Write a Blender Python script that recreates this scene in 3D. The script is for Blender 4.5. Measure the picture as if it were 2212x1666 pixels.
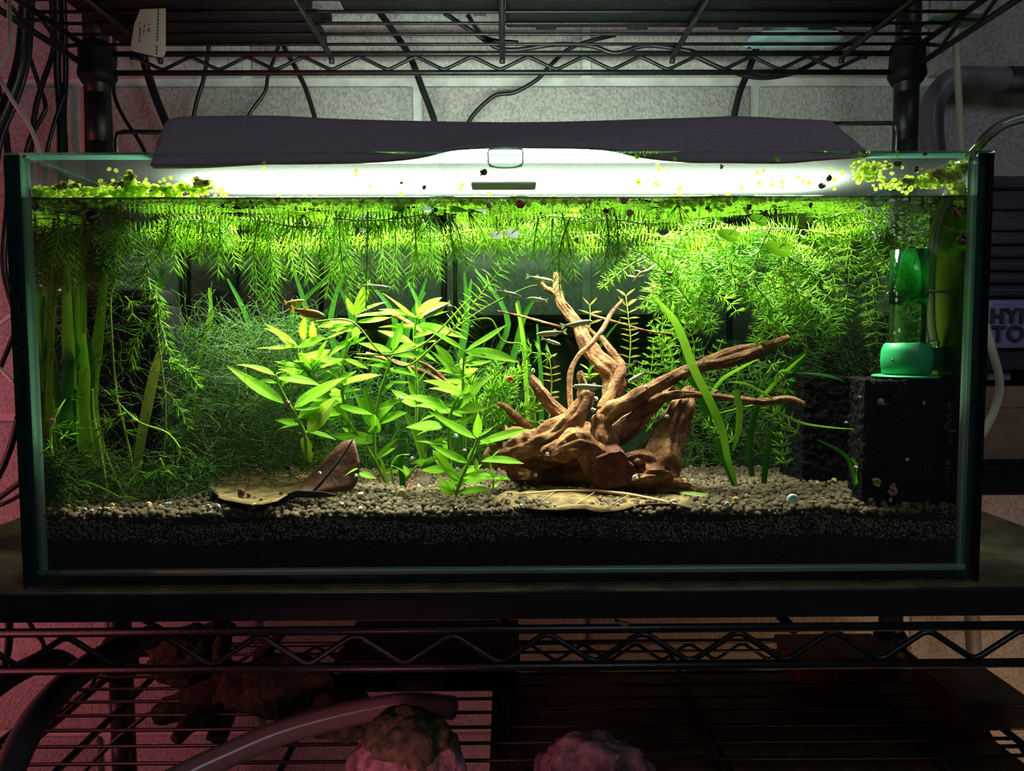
import bpy, bmesh, math, random
import numpy as np
from mathutils import Vector, Matrix, noise

random.seed(7)
rng = np.random.default_rng(7)
S = bpy.context.scene
COL = S.collection
for o in list(bpy.data.objects):
    bpy.data.objects.remove(o)

# ------------------------------------------------------------------ camera
CAM = Vector((0.00164, -0.4620, 0.15648))
PITCH, YAW, ROLL, FPX = 0.065476, -0.008695, -0.004194, 1620.0
_F = Vector((-math.sin(YAW) * math.cos(PITCH), math.cos(YAW) * math.cos(PITCH), -math.sin(PITCH)))
_R0 = Vector((math.cos(YAW), math.sin(YAW), 0))
_U0 = _R0.cross(_F)
_R = _R0 * math.cos(ROLL) + _U0 * math.sin(ROLL)
_U = -_R0 * math.sin(ROLL) + _U0 * math.cos(ROLL)
cd = bpy.data.cameras.new('camera')
cam = bpy.data.objects.new('camera', cd)
COL.objects.link(cam)
cd.sensor_fit = 'HORIZONTAL'
cd.sensor_width = 36.0
cd.lens = FPX / 2212.0 * 36.0
cd.clip_start = 0.01
cam.matrix_world = Matrix(((_R.x, _U.x, -_F.x, CAM.x), (_R.y, _U.y, -_F.y, CAM.y), (_R.z, _U.z, -_F.z, CAM.z), (0, 0, 0, 1)))
S.camera = cam

# ------------------------------------------------------------------ world, lamps, added fills, exposure
S.view_settings.view_transform = 'Standard'
S.view_settings.look = 'None'
S.view_settings.gamma = 1.0
S.view_settings.use_curve_mapping = False
S.view_settings.exposure = 0.0
try:
    S.cycles.use_denoising = True
    S.cycles.transparent_max_bounces = 40
    S.cycles.max_bounces = 10
    S.cycles.sample_clamp_indirect = 4.0
    S.cycles.caustics_reflective = False
    S.cycles.caustics_refractive = False
except Exception:
    pass
W = bpy.data.worlds.new('dim_room')
S.world = W
W.use_nodes = True
W.node_tree.nodes['Background'].inputs[0].default_value = (0.75, 0.85, 1.0, 1)
W.node_tree.nodes['Background'].inputs[1].default_value = 0.022


def area(name, loc, to, sx, sy, power, col, spread=math.pi):
    l = bpy.data.lights.new(name, 'AREA')
    l.shape = 'RECTANGLE'
    l.size, l.size_y = sx, sy
    l.energy = power
    l.color = col
    l.spread = spread
    o = bpy.data.objects.new(name, l)
    COL.objects.link(o)
    o.location = loc
    d = (Vector(to) - Vector(loc)).normalized()
    o.rotation_euler = d.to_track_quat('-Z', 'Y').to_euler()
    return o


TANK_H = 0.268
area('aquarium_lamp_light', (0.01, 0.10, 0.2885), (0.01, 0.10, 0.0), 0.46, 0.05, 14.5, (1.0, 1.0, 0.84))
area('aquarium_lamp_spill', (0.02, 0.128, 0.316), (0.02, 0.5, 0.43), 0.40, 0.02, 1.05, (0.80, 1.0, 0.84), 2.0)  # added area light aimed at the wall, standing for the lamp's upward leak
area('pink_grow_lamp', (-0.95, 0.02, -0.05), (-0.45, 0.47, 0.02), 0.25, 0.35, 2.4, (1.0, 0.20, 0.26))
area('pink_rock_fill', (-0.20, -0.30, -0.10), (-0.06, 0.06, -0.17), 0.1, 0.06, 0.13, (1.0, 0.26, 0.36), 0.9)  # added narrow fill that tints the rocks pink, no lamp of its own there
area('warm_room_lamp', (0.55, 0.20, -0.40), (0.45, 0.47, -0.10), 0.3, 0.1, 0.55, (1.0, 0.52, 0.22))
area('room_fill', (0.6, -1.2, 1.1), (0.0, 0.2, 0.25), 0.6, 0.6, 4.2, (0.82, 0.84, 1.0))  # added frontal fill that brightens the foam shade, no visible source


# ------------------------------------------------------------------ helpers: pixels to points
def ray(px, py):
    return (_F * FPX + _R * (px - 1106.0) - _U * (py - 833.0))


INSIDE = [False]                          # True while planting: keeps points between the side panes


def P(px, py, y):
    """the point of the plane y = const that shows at a pixel of the photograph"""
    d = ray(px, py)
    k = (y - CAM.y) / d.y
    if INSIDE[0] and abs(CAM.x + d.x * k) > 0.287:
        k = min(k, max((0.287 - abs(CAM.x)) / abs(d.x), (0.014 - CAM.y) / d.y))
        p = CAM + d * k
        p.x = max(-0.287, min(0.287, p.x))
        return p
    return CAM + d * k


def G(px, py, z=0.047):
    d = ray(px, py)
    return CAM + d * ((z - CAM.z) / d.z)


def PXM(y):
    """metres per pixel at depth y"""
    return (y - CAM.y) / FPX


def PP(pts, y):
    if isinstance(y, (tuple, list)):
        n = len(pts)
        return [P(p[0], p[1], y[0] + (y[1] - y[0]) * i / max(1, n - 1)) for i, p in enumerate(pts)]
    return [P(p[0], p[1], y) for p in pts]


def rnd(a, b):
    return random.uniform(a, b)


def spline(pts, n=6):
    pts = [Vector(p) for p in pts]
    if len(pts) < 3:
        a, b = pts
        return [a.lerp(b, i / n) for i in range(n + 1)]
    out = []
    for i in range(len(pts) - 1):
        p0 = pts[max(i - 1, 0)]
        p1, p2 = pts[i], pts[i + 1]
        p3 = pts[min(i + 2, len(pts) - 1)]
        for k in range(n):
            t = k / n
            out.append(0.5 * ((2 * p1) + (p2 - p0) * t + (2 * p0 - 5 * p1 + 4 * p2 - p3) * t * t + (3 * p1 - p0 - 3 * p2 + p3) * t ** 3))
    out.append(pts[-1])
    return out


def lerp_list(vals, n):
    """resample a list of radii to n values"""
    m = len(vals)
    out = []
    for i in range(n):
        f = i / max(1, n - 1) * (m - 1)
        k = min(int(f), m - 2) if m > 1 else 0
        out.append(vals[k] + (vals[min(k + 1, m - 1)] - vals[k]) * (f - k))
    return out


class MB:
    def __init__(self):
        self.v, self.f = [], []

    def tube(self, pts, rads, sides=8, cap=True, lump=0.0, flat=1.0, seed=0.0, grain=0.0):
        pts = [Vector(p) for p in pts]
        n = len(pts)
        if not isinstance(rads, (list, tuple)):
            rads = [rads] * n
        if len(rads) != n:
            rads = lerp_list(list(rads), n)
        b = len(self.v)
        up = None
        for i, p in enumerate(pts):
            t = (pts[min(i + 1, n - 1)] - pts[max(i - 1, 0)])
            if t.length < 1e-9:
                t = Vector((0, 0, 1))
            t.normalize()
            if up is None:
                up = Vector((0, 0, 1)) if abs(t.z) < 0.9 else Vector((0, 1, 0))
            u = (up - t * up.dot(t)).normalized()
            up = u
            w = t.cross(u)
            for k in range(sides):
                a = 2 * math.pi * k / sides
                d = u * math.cos(a) + w * (math.sin(a) * flat)
                r = rads[i]
                if lump:
                    q = p + d * r
                    r *= 1 + lump * (noise.noise(q * 90 + Vector((seed, 0, 0))) * 0.8 + noise.noise(Vector((math.cos(a) * 2.2 + seed, math.sin(a) * 2.2, i * 0.10))) * 0.9)
                if grain:
                    r *= 1 + grain * noise.noise(Vector((math.cos(a + i * 0.02) * 4.5 + seed * 3, math.sin(a + i * 0.02) * 4.5, i * 0.05)))
                self.v.append(p + d * r)
        for i in range(n - 1):
            for k in range(sides):
                k2 = (k + 1) % sides
                self.f.append((b + i * sides + k, b + i * sides + k2, b + (i + 1) * sides + k2, b + (i + 1) * sides + k))
        if cap:
            self.f.append(tuple(b + k for k in reversed(range(sides))))
            self.f.append(tuple(b + (n - 1) * sides + k for k in range(sides)))
        return self

    def box(self, a, b):
        n = len(self.v)
        x0, y0, z0 = a
        x1, y1, z1 = b
        self.v += [Vector(q) for q in ((x0, y0, z0), (x1, y0, z0), (x1, y1, z0), (x0, y1, z0), (x0, y0, z1), (x1, y0, z1), (x1, y1, z1), (x0, y1, z1))]
        self.f += [tuple(n + i for i in q) for q in ((3, 2, 1, 0), (4, 5, 6, 7), (0, 1, 5, 4), (1, 2, 6, 5), (2, 3, 7, 6), (3, 0, 4, 7))]
        return self

    def ribbon(self, pts, widths, side):
        """a blade: a strip with a shallow fold along its middle"""
        pts = [Vector(p) for p in pts]
        n = len(pts)
        if len(widths) != n:
            widths = lerp_list(list(widths), n)
        b = len(self.v)
        for i, p in enumerate(pts):
            t = (pts[min(i + 1, n - 1)] - pts[max(i - 1, 0)]).normalized()
            s = Vector(side)
            s = (s - t * s.dot(t)).normalized()
            nn = t.cross(s)
            self.v += [p - s * widths[i], p + nn * widths[i] * 0.25, p + s * widths[i]]
        for i in range(n - 1):
            for k in (0, 1):
                q = b + i * 3 + k
                self.f.append((q, q + 1, q + 4, q + 3))
        return self

    def lathe(self, prof, c, sides=24, axis='z', cap=True):
        b = len(self.v)
        c = Vector(c)
        for r, h in prof:
            for k in range(sides):
                a = 2 * math.pi * k / sides
                x, y = r * math.cos(a), r * math.sin(a)
                self.v.append(c + (Vector((x, y, h)) if axis == 'z' else Vector((x, h, y)) if axis == 'y' else Vector((h, x, y))))
        for i in range(len(prof) - 1):
            for k in range(sides):
                k2 = (k + 1) % sides
                self.f.append((b + i * sides + k, b + i * sides + k2, b + (i + 1) * sides + k2, b + (i + 1) * sides + k))
        if cap:
            self.f.append(tuple(b + k for k in reversed(range(sides))))
            self.f.append(tuple(b + (len(prof) - 1) * sides + k for k in range(sides)))
        return self

    def grid(self, rows):
        b = len(self.v)
        m = len(rows[0])
        for r in rows:
            self.v += [Vector(p) for p in r]
        for i in range(len(rows) - 1):
            for k in range(m - 1):
                q = b + i * m + k
                self.f.append((q, q + 1, q + m + 1, q + m))
        return self

    def ball(self, c, r, seg=8, rings=5, sc=(1, 1, 1)):
        b = len(self.v)
        c = Vector(c)
        self.v.append(c + Vector((0, 0, r * sc[2])))
        for i in range(1, rings):
            th = math.pi * i / rings
            for k in range(seg):
                a = 2 * math.pi * k / seg
                self.v.append(c + Vector((r * sc[0] * math.sin(th) * math.cos(a), r * sc[1] * math.sin(th) * math.sin(a), r * sc[2] * math.cos(th))))
        self.v.append(c - Vector((0, 0, r * sc[2])))
        e = len(self.v) - 1
        for k in range(seg):
            k2 = (k + 1) % seg
            self.f.append((b, b + 1 + k, b + 1 + k2))
            for i in range(rings - 2):
                q = b + 1 + i * seg
                self.f.append((q + k, q + seg + k, q + seg + k2, q + k2))
            q = b + 1 + (rings - 2) * seg
            self.f.append((q + k, e, q + k2))
        return self

    def mesh(self, name):
        me = bpy.data.meshes.new(name)
        me.from_pydata([tuple(v) for v in self.v], [], self.f)
        me.update()
        return me


def np_mesh(name, V, T):
    me = bpy.data.meshes.new(name)
    nv, nt = len(V), len(T)
    me.vertices.add(nv)
    me.vertices.foreach_set('co', np.ascontiguousarray(V, dtype=np.float32).ravel())
    me.loops.add(nt * 3)
    me.loops.foreach_set('vertex_index', np.ascontiguousarray(T, dtype=np.int32).ravel())
    me.polygons.add(nt)
    me.polygons.foreach_set('loop_start', np.arange(0, nt * 3, 3, dtype=np.int32))
    me.update(calc_edges=True)
    me.validate()
    return me


def smooth(me, on=True):
    me.polygons.foreach_set('use_smooth', [on] * len(me.polygons))
    return me


def wloc(o):
    v = Vector((0, 0, 0))
    while o is not None:
        v = v + o.location
        o = o.parent
    return v


def props(o, label=None, cat=None, group=None, kind=None):
    for k, x in (('label', label), ('category', cat), ('group', group), ('kind', kind)):
        if x:
            o[k] = x
    return o


def thing(name, label, cat, loc=(0, 0, 0), group=None, kind=None):
    o = bpy.data.objects.new(name, None)
    o.empty_display_size = 0.01
    COL.objects.link(o)
    o.location = loc
    return props(o, label, cat, group, kind)


def add(name, mesh, mat, parent=None, label=None, cat=None, group=None, kind=None, sm=True, local=False):
    """one mesh object; its mesh is in world coordinates unless local"""
    if isinstance(mesh, MB):
        mesh = mesh.mesh(name)
    if sm:
        smooth(mesh)
    if mat is not None and not mesh.materials:
        mesh.materials.append(mat)
    o = bpy.data.objects.new(name, mesh)
    COL.objects.link(o)
    if parent is not None:
        o.parent = parent
        if not local:
            o.location = -wloc(parent)
    return props(o, label, cat, group, kind)


def bevel(me, w, seg=2):
    bm = bmesh.new()
    bm.from_mesh(me)
    bmesh.ops.remove_doubles(bm, verts=bm.verts, dist=1e-7)
    bmesh.ops.bevel(bm, geom=list(bm.edges), offset=w, segments=seg, affect='EDGES', profile=0.6)
    bm.to_mesh(me)
    bm.free()
    return me


def bbox(a, b, w=0.001, seg=2, name='box'):
    return bevel(MB().box(a, b).mesh(name), w, seg)


# ------------------------------------------------------------------ materials
def newmat(name):
    m = bpy.data.materials.new(name)
    m.use_nodes = True
    nt = m.node_tree
    bs = nt.nodes['Principled BSDF']
    return m, nt, bs, nt.nodes['Material Output']


def N(nt, typ, **kw):
    n = nt.nodes.new(typ)
    for k, v in kw.items():
        setattr(n, k, v)
    return n


def ramp(nt, fac, stops):
    r = N(nt, 'ShaderNodeValToRGB')
    els = r.color_ramp.elements
    while len(els) < len(stops):
        els.new(0.5)
    for e, (p, c) in zip(els, stops):
        e.position = p
        e.color = (*c, 1) if len(c) == 3 else c
    nt.links.new(fac, r.inputs[0])
    return r.outputs[0]


def noise_fac(nt, scale, detail=4, coord='Object', rough=0.55, stretch=None):
    tc = N(nt, 'ShaderNodeTexCoord')
    n = N(nt, 'ShaderNodeTexNoise')
    n.inputs['Scale'].default_value = scale
    n.inputs['Detail'].default_value = detail
    n.inputs['Roughness'].default_value = rough
    src = tc.outputs[coord]
    if stretch:
        mp = N(nt, 'ShaderNodeMapping')
        mp.inputs['Scale'].default_value = stretch
        nt.links.new(src, mp.inputs[0])
        src = mp.outputs[0]
    nt.links.new(src, n.inputs['Vector'])
    return n.outputs[0]


def pm(name, c1, c2=None, scale=60, rough=0.5, metal=0.0, bump=0.0, bscale=None, spec=0.5, rand=0.0, lo=0.35, hi=0.65, stretch=None, coat=0.0):
    """plain procedural: two colours mottled by noise, optional relief, optional spread of brightness between objects"""
    m, nt, bs, out = newmat(name)
    bs.inputs['Roughness'].default_value = rough
    bs.inputs['Metallic'].default_value = metal
    bs.inputs['Specular IOR Level'].default_value = spec
    bs.inputs['Coat Weight'].default_value = coat
    f = noise_fac(nt, scale, stretch=stretch)
    col = ramp(nt, f, [(lo, c1), (hi, c2 or c1)])
    if rand:
        oi = N(nt, 'ShaderNodeObjectInfo')
        mr = N(nt, 'ShaderNodeMapRange')
        mr.inputs[3].default_value = 1 - rand
        mr.inputs[4].default_value = 1 + rand
        nt.links.new(oi.outputs['Random'], mr.inputs[0])
        h = N(nt, 'ShaderNodeHueSaturation')
        nt.links.new(mr.outputs[0], h.inputs['Value'])
        nt.links.new(col, h.inputs['Color'])
        col = h.outputs[0]
    nt.links.new(col, bs.inputs['Base Color'])
    if bump:
        f2 = noise_fac(nt, bscale or scale * 3, stretch=stretch)
        b = N(nt, 'ShaderNodeBump')
        b.inputs['Strength'].default_value = bump
        b.inputs['Distance'].default_value = 0.002
        nt.links.new(f2, b.inputs['Height'])
        nt.links.new(b.outputs[0], bs.inputs['Normal'])
    return m


def plant(name, c1, c2, scale=25, trans=0.45, rough=0.45, rand=0.15, rib=None, spec=0.3):
    """leaf tissue: diffuse and shining through; rib = lighter line along the leaf's middle"""
    m, nt, bs, out = newmat(name)
    bs.inputs['Roughness'].default_value = rough
    bs.inputs['Specular IOR Level'].default_value = spec
    f = noise_fac(nt, scale)
    col = ramp(nt, f, [(0.35, c1), (0.65, c2)])
    oi = N(nt, 'ShaderNodeObjectInfo')
    mr = N(nt, 'ShaderNodeMapRange')
    mr.inputs[3].default_value = 1 - rand
    mr.inputs[4].default_value = 1 + rand
    nt.links.new(oi.outputs['Random'], mr.inputs[0])
    h = N(nt, 'ShaderNodeHueSaturation')
    nt.links.new(mr.outputs[0], h.inputs['Value'])
    nt.links.new(col, h.inputs['Color'])
    col = h.outputs[0]
    if rib:
        tc = N(nt, 'ShaderNodeTexCoord')
        sx = N(nt, 'ShaderNodeSeparateXYZ')
        nt.links.new(tc.outputs['Generated'], sx.inputs[0])
        rf = ramp(nt, sx.outputs[1], [(0.44, (0, 0, 0)), (0.49, (1, 1, 1)), (0.51, (1, 1, 1)), (0.56, (0, 0, 0))])
        mx = N(nt, 'ShaderNodeMixRGB')
        mx.inputs[2].default_value = (*rib, 1)
        nt.links.new(rf, mx.inputs[0])
        nt.links.new(col, mx.inputs[1])
        col = mx.outputs[0]
    nt.links.new(col, bs.inputs['Base Color'])
    tr = N(nt, 'ShaderNodeBsdfTranslucent')
    nt.links.new(col, tr.inputs[0])
    ms = N(nt, 'ShaderNodeMixShader')
    ms.inputs[0].default_value = trans
    nt.links.new(bs.outputs[0], ms.inputs[1])
    nt.links.new(tr.outputs[0], ms.inputs[2])
    nt.links.new(ms.outputs[0], out.inputs[0])
    return m


def clear(name, tint=(1, 1, 1), ior=1.45, k=1.0, rough=0.02, milky=0.0, milk=(0.8, 0.9, 0.85), bump=0.0, bscale=20, graze=0.0):
    """thin clear stuff: see-through, mirrors by Fresnel, milky = share of translucent haze (graze: more of it at a flat angle)"""
    m, nt, bs, out = newmat(name)
    nt.nodes.remove(bs)
    t = N(nt, 'ShaderNodeBsdfTransparent')
    t.inputs[0].default_value = (*tint, 1)
    base = t.outputs[0]
    if milky or graze:
        tr = N(nt, 'ShaderNodeBsdfTranslucent')
        tr.inputs[0].default_value = (*milk, 1)
        df = N(nt, 'ShaderNodeBsdfDiffuse')
        df.inputs[0].default_value = (*milk, 1)
        md = N(nt, 'ShaderNodeMixShader')
        md.inputs[0].default_value = 0.35
        nt.links.new(tr.outputs[0], md.inputs[1])
        nt.links.new(df.outputs[0], md.inputs[2])
        mm = N(nt, 'ShaderNodeMixShader')
        mm.inputs[0].default_value = milky
        if graze:
            lw = N(nt, 'ShaderNodeLayerWeight')
            lw.inputs[0].default_value = 0.5
            mr = N(nt, 'ShaderNodeMapRange')
            mr.inputs[1].default_value = 0.35
            mr.inputs[2].default_value = 0.9
            mr.inputs[3].default_value = milky
            mr.inputs[4].default_value = graze
            nt.links.new(lw.outputs['Facing'], mr.inputs[0])
            nt.links.new(mr.outputs[0], mm.inputs[0])
        nt.links.new(base, mm.inputs[1])
        nt.links.new(md.outputs[0], mm.inputs[2])
        base = mm.outputs[0]
    g = N(nt, 'ShaderNodeBsdfGlossy')
    g.inputs['Roughness'].default_value = rough
    fr = N(nt, 'ShaderNodeFresnel')
    fr.inputs[0].default_value = ior
    fac = fr.outputs[0]
    if k != 1.0:
        mu = N(nt, 'ShaderNodeMath', operation='MULTIPLY')
        mu.inputs[1].default_value = k
        nt.links.new(fac, mu.inputs[0])
        fac = mu.outputs[0]
    if bump:
        f2 = noise_fac(nt, bscale, detail=2)
        b = N(nt, 'ShaderNodeBump')
        b.inputs['Strength'].default_value = bump
        b.inputs['Distance'].default_value = 0.003
        nt.links.new(f2, b.inputs['Height'])
        nt.links.new(b.outputs[0], g.inputs['Normal'])
    ms = N(nt, 'ShaderNodeMixShader')
    nt.links.new(fac, ms.inputs[0])
    nt.links.new(base, ms.inputs[1])
    nt.links.new(g.outputs[0], ms.inputs[2])
    nt.links.new(ms.outputs[0], out.inputs[0])
    return m


def emit(name, col, strength):
    m, nt, bs, out = newmat(name)
    bs.inputs['Base Color'].default_value = (*col, 1)
    bs.inputs['Emission Color'].default_value = (*col, 1)
    bs.inputs['Emission Strength'].default_value = strength
    return m


M = {}
M['block'] = pm('concrete_block', (0.27, 0.262, 0.236), (0.41, 0.40, 0.365), 330, 0.95, bump=1.0, bscale=420, rand=0.08, spec=0.1, lo=0.36, hi=0.58, stretch=(1, 1, 0.7))
M['mortar'] = pm('mortar', (0.40, 0.40, 0.37), (0.52, 0.52, 0.48), 50, 0.95, bump=0.4, spec=0.1)
M['concrete'] = pm('concrete_floor', (0.10, 0.09, 0.08), (0.16, 0.15, 0.13), 12, 0.9)
M['wire'] = pm('black_coated_wire', (0.005, 0.006, 0.006), (0.012, 0.013, 0.013), 90, 0.36, metal=0.0, bump=0.15, spec=0.35)
M['post'] = pm('black_post', (0.008, 0.009, 0.009), (0.015, 0.016, 0.016), 60, 0.42, spec=0.3)
M['plastic'] = pm('black_plastic', (0.005, 0.005, 0.006), (0.010, 0.010, 0.011), 40, 0.6, spec=0.15)
M['tote'] = pm('veiled_grey_tote', (0.22, 0.29, 0.25), (0.28, 0.35, 0.31), 20, 0.6, spec=0.2)  # dark tote lightened to grey-green, the water's veil put into the colour
M['brown_sheet'] = pm('dark_brown_sheet', (0.030, 0.018, 0.010), (0.085, 0.052, 0.028), 30, 0.5, spec=0.3)
M['board'] = pm('black_board_edge', (0.006, 0.006, 0.006), (0.013, 0.012, 0.011), 30, 0.6, spec=0.3)
M['board_top'] = pm('dusty_board_top', (0.07, 0.06, 0.035), (0.17, 0.14, 0.075), 45, 0.8, bump=0.3, spec=0.2)
M['cable'] = pm('black_cable', (0.005, 0.006, 0.007), (0.010, 0.011, 0.012), 70, 0.38, spec=0.35)
M['white_tube'] = pm('pale_tubing', (0.55, 0.52, 0.46), (0.7, 0.67, 0.6), 20, 0.4)
M['foam'] = pm('black_foam_sheet', (0.235, 0.195, 0.220), (0.275, 0.23, 0.26), 300, 0.9, bump=0.2, bscale=900, spec=0.15)
M['lamp'] = pm('lamp_aluminium', (0.02, 0.02, 0.022), (0.03, 0.03, 0.032), 50, 0.4, metal=0.6)
M['led'] = emit('led_emitters', (0.95, 1.0, 0.97), 22.0)
M['glass'] = clear('tank_glass', (0.965, 0.99, 0.975), 1.5, 0.55)
M['back_glass'] = clear('wall_dimming_glass', (0.42, 0.52, 0.42), 1.5, 0.5)  # tint added to the back pane to darken the wall behind it
M['edge'] = pm('green_glass_edge', (0.006, 0.030, 0.022), (0.010, 0.045, 0.034), 30, 0.15, spec=0.8)
M['edge_lit'] = clear('lit_glass_rim', (0.45, 0.95, 0.75), 1.5, 0.6, milky=0.45, milk=(0.25, 0.75, 0.55))  # paler copy of the edge green, lamp glow put into the colour
M['silicone'] = clear('clear_silicone', (0.75, 0.9, 0.83), 1.4, 0.6, rough=0.2, milky=0.9, milk=(0.60, 1.0, 0.76))
M['lid'] = clear('fogged_glass_lid', (0.97, 0.99, 0.98), 1.5, 0.5, rough=0.12, milky=0.06, milk=(0.135, 0.16, 0.15), bump=0.15, bscale=60, graze=0.46)
M['side_water'] = clear('water_side', (0.98, 1.0, 0.98), 1.33, 1.0, rough=0.02)
M['water'] = clear('water_surface', (0.98, 1.0, 0.98), 1.33, 1.0, rough=0.03, bump=0.25, bscale=70)
M['clear'] = clear('clear_plastic', (0.85, 0.95, 0.9), 1.5, 1.0, rough=0.05, milky=0.18, milk=(0.7, 0.85, 0.8))
M['bubble'] = clear('air_bubble', (0.95, 1, 0.97), 1.45, 2.2, rough=0.03, milky=0.45, milk=(0.9, 1, 0.92))
M['airline'] = clear('airline_tube', (0.75, 0.8, 0.7), 1.45, 1.0, rough=0.1, milky=0.45, milk=(0.55, 0.62, 0.52))
M['soil'] = pm('dark_soil', (0.010, 0.008, 0.006), (0.030, 0.024, 0.018), 350, 0.9, bump=0.8, bscale=700, spec=0.2)
M['granule'] = pm('brown_granule', (0.085, 0.060, 0.035), (0.18, 0.130, 0.080), 240, 0.85, bump=0.4, bscale=900, rand=0.35, spec=0.2)
M['granules'] = pm('brown_granules', (0.070, 0.050, 0.029), (0.20, 0.145, 0.088), 190, 0.85, bump=0.3, bscale=900, spec=0.2)
M['fine'] = pm('fine_black_grain', (0.10, 0.085, 0.06), (0.26, 0.21, 0.14), 400, 0.3, spec=0.8)
M['wood'] = None
M['hygro'] = plant('willow_leaf', (0.165, 0.45, 0.009), (0.265, 0.56, 0.020), 40, 0.42, rough=0.6, spec=0.12, rib=(0.38, 0.62, 0.06))
M['hygro_old'] = plant('older_leaf', (0.20, 0.36, 0.015), (0.36, 0.50, 0.04), 60, 0.45, rib=(0.42, 0.55, 0.10))
M['stem'] = plant('green_stem', (0.18, 0.36, 0.02), (0.30, 0.48, 0.05), 40, 0.2, rand=0.1)
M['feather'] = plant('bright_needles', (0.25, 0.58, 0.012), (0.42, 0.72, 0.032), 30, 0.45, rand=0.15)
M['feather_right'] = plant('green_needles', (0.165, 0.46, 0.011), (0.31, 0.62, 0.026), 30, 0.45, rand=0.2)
M['feather_dark'] = plant('shaded_needles', (0.085, 0.24, 0.010), (0.19, 0.38, 0.02), 30, 0.4, rand=0.2)  # darker copy of the needle green, shade put into the colour
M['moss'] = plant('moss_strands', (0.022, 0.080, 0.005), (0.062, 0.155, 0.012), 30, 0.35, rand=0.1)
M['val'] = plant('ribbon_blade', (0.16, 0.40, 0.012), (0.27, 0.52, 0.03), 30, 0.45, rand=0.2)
M['glint_white_leaf'] = plant('glint_white_leaf', (0.85, 0.92, 0.80), (0.92, 0.96, 0.88), 30, 0.5, rand=0.0)  # white stands for a bright reflection on leaf pieces, put into the colour
M['val_dark'] = plant('dark_ribbon_blade', (0.018, 0.11, 0.006), (0.045, 0.18, 0.010), 30, 0.45, rand=0.2)  # darker copy of the blade green, shade put into the colour
M['olive'] = plant('olive_blade', (0.22, 0.28, 0.03), (0.32, 0.38, 0.06), 30, 0.4)
M['rotala'] = plant('olive_pink_leaf', (0.10, 0.095, 0.015), (0.19, 0.145, 0.034), 60, 0.4, rough=0.6, spec=0.1)
M['pink'] = plant('pink_leaf', (0.55, 0.14, 0.10), (0.65, 0.22, 0.15), 60, 0.4)
M['duck'] = plant('duckweed_green', (0.46, 0.66, 0.05), (0.66, 0.82, 0.14), 300, 0.6, rand=0.3)
M['duck_brown'] = plant('browned_duckweed', (0.30, 0.22, 0.05), (0.42, 0.34, 0.10), 300, 0.35, rand=0.2)
M['algae'] = clear('algae_film', (0.40, 0.55, 0.18), 1.1, 0.0, milky=0.6, milk=(0.11, 0.19, 0.018))
M['sponge'] = pm('black_sponge', (0.003, 0.003, 0.003), (0.010, 0.009, 0.008), 300, 0.95, bump=1.0, bscale=500, spec=0.15)
M['fgreen'] = pm('green_plastic', (0.02, 0.36, 0.13), (0.035, 0.43, 0.16), 20, 0.4)
M['fgreen_tube'] = clear('green_clear_tube', (0.48, 0.92, 0.42), 1.45, 1.0, rough=0.05, milky=0.24, milk=(0.06, 0.75, 0.18))
M['fgreen_tube2'] = clear('pale_green_tube', (0.75, 0.92, 0.65), 1.45, 1.0, rough=0.05, milky=0.12, milk=(0.2, 0.55, 0.15))
M['leaf_tan'] = pm('tan_dead_leaf', (0.10, 0.060, 0.022), (0.27, 0.18, 0.07), 130, 0.8, bump=0.5, bscale=160, spec=0.2)
M['leaf_brown'] = pm('brown_dead_leaf', (0.060, 0.020, 0.009), (0.13, 0.046, 0.018), 90, 0.55, bump=0.5, bscale=200, spec=0.35)
M['rib_dark'] = pm('dark_rib', (0.01, 0.006, 0.004), (0.02, 0.012, 0.008), 50, 0.7)
M['rib_pale'] = pm('pale_rib', (0.50, 0.33, 0.14), (0.62, 0.44, 0.2), 50, 0.7)
M['rock'] = pm('rough_rock', (0.06, 0.042, 0.04), (0.20, 0.13, 0.125), 90, 0.95, bump=1.0, bscale=240, spec=0.1)
M['rock_moss'] = pm('mossy_top', (0.02, 0.025, 0.012), (0.07, 0.07, 0.035), 120, 0.95, bump=1.0, bscale=300, spec=0.1)
M['pvc'] = pm('grey_pipe', (0.11, 0.115, 0.125), (0.15, 0.155, 0.165), 15, 0.45)
M['pvc_dark'] = pm('dark_pipe', (0.02, 0.02, 0.026), (0.03, 0.03, 0.036), 15, 0.45)
M['strap'] = pm('pale_strap', (0.34, 0.36, 0.25), (0.42, 0.44, 0.32), 15, 0.6)
M['hose'] = clear('milky_hose', (0.6, 0.55, 0.5), 1.45, 1.2, rough=0.15, milky=0.55, milk=(0.5, 0.44, 0.38))
M['card'] = pm('white_label_card', (0.62, 0.78, 0.70), (0.72, 0.86, 0.78), 12, 0.6)
M['ink'] = pm('dark_print', (0.02, 0.05, 0.05), (0.04, 0.07, 0.07), 12, 0.8)
M['blue_pack'] = pm('pale_blue_wrap', (0.24, 0.42, 0.46), (0.5, 0.66, 0.68), 50, 0.3)
M['green_pack'] = pm('green_wrap', (0.12, 0.34, 0.22), (0.45, 0.55, 0.38), 45, 0.4)
M['tool_dark'] = pm('navy_plastic', (0.010, 0.011, 0.020), (0.018, 0.02, 0.034), 30, 0.5)
M['tool_blue'] = pm('blue_grey_plate', (0.10, 0.12, 0.27), (0.14, 0.16, 0.33), 30, 0.5)
M['carton'] = pm('brown_carton', (0.15, 0.095, 0.06), (0.23, 0.15, 0.10), 14, 0.85)
M['shell_brown'] = pm('brown_shell', (0.05, 0.018, 0.008), (0.16, 0.07, 0.03), 300, 0.25, rand=0.3)
M['shell_dark'] = pm('dark_shell', (0.014, 0.010, 0.010), (0.05, 0.028, 0.022), 250, 0.55, spec=0.15, rand=0.2)
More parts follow.
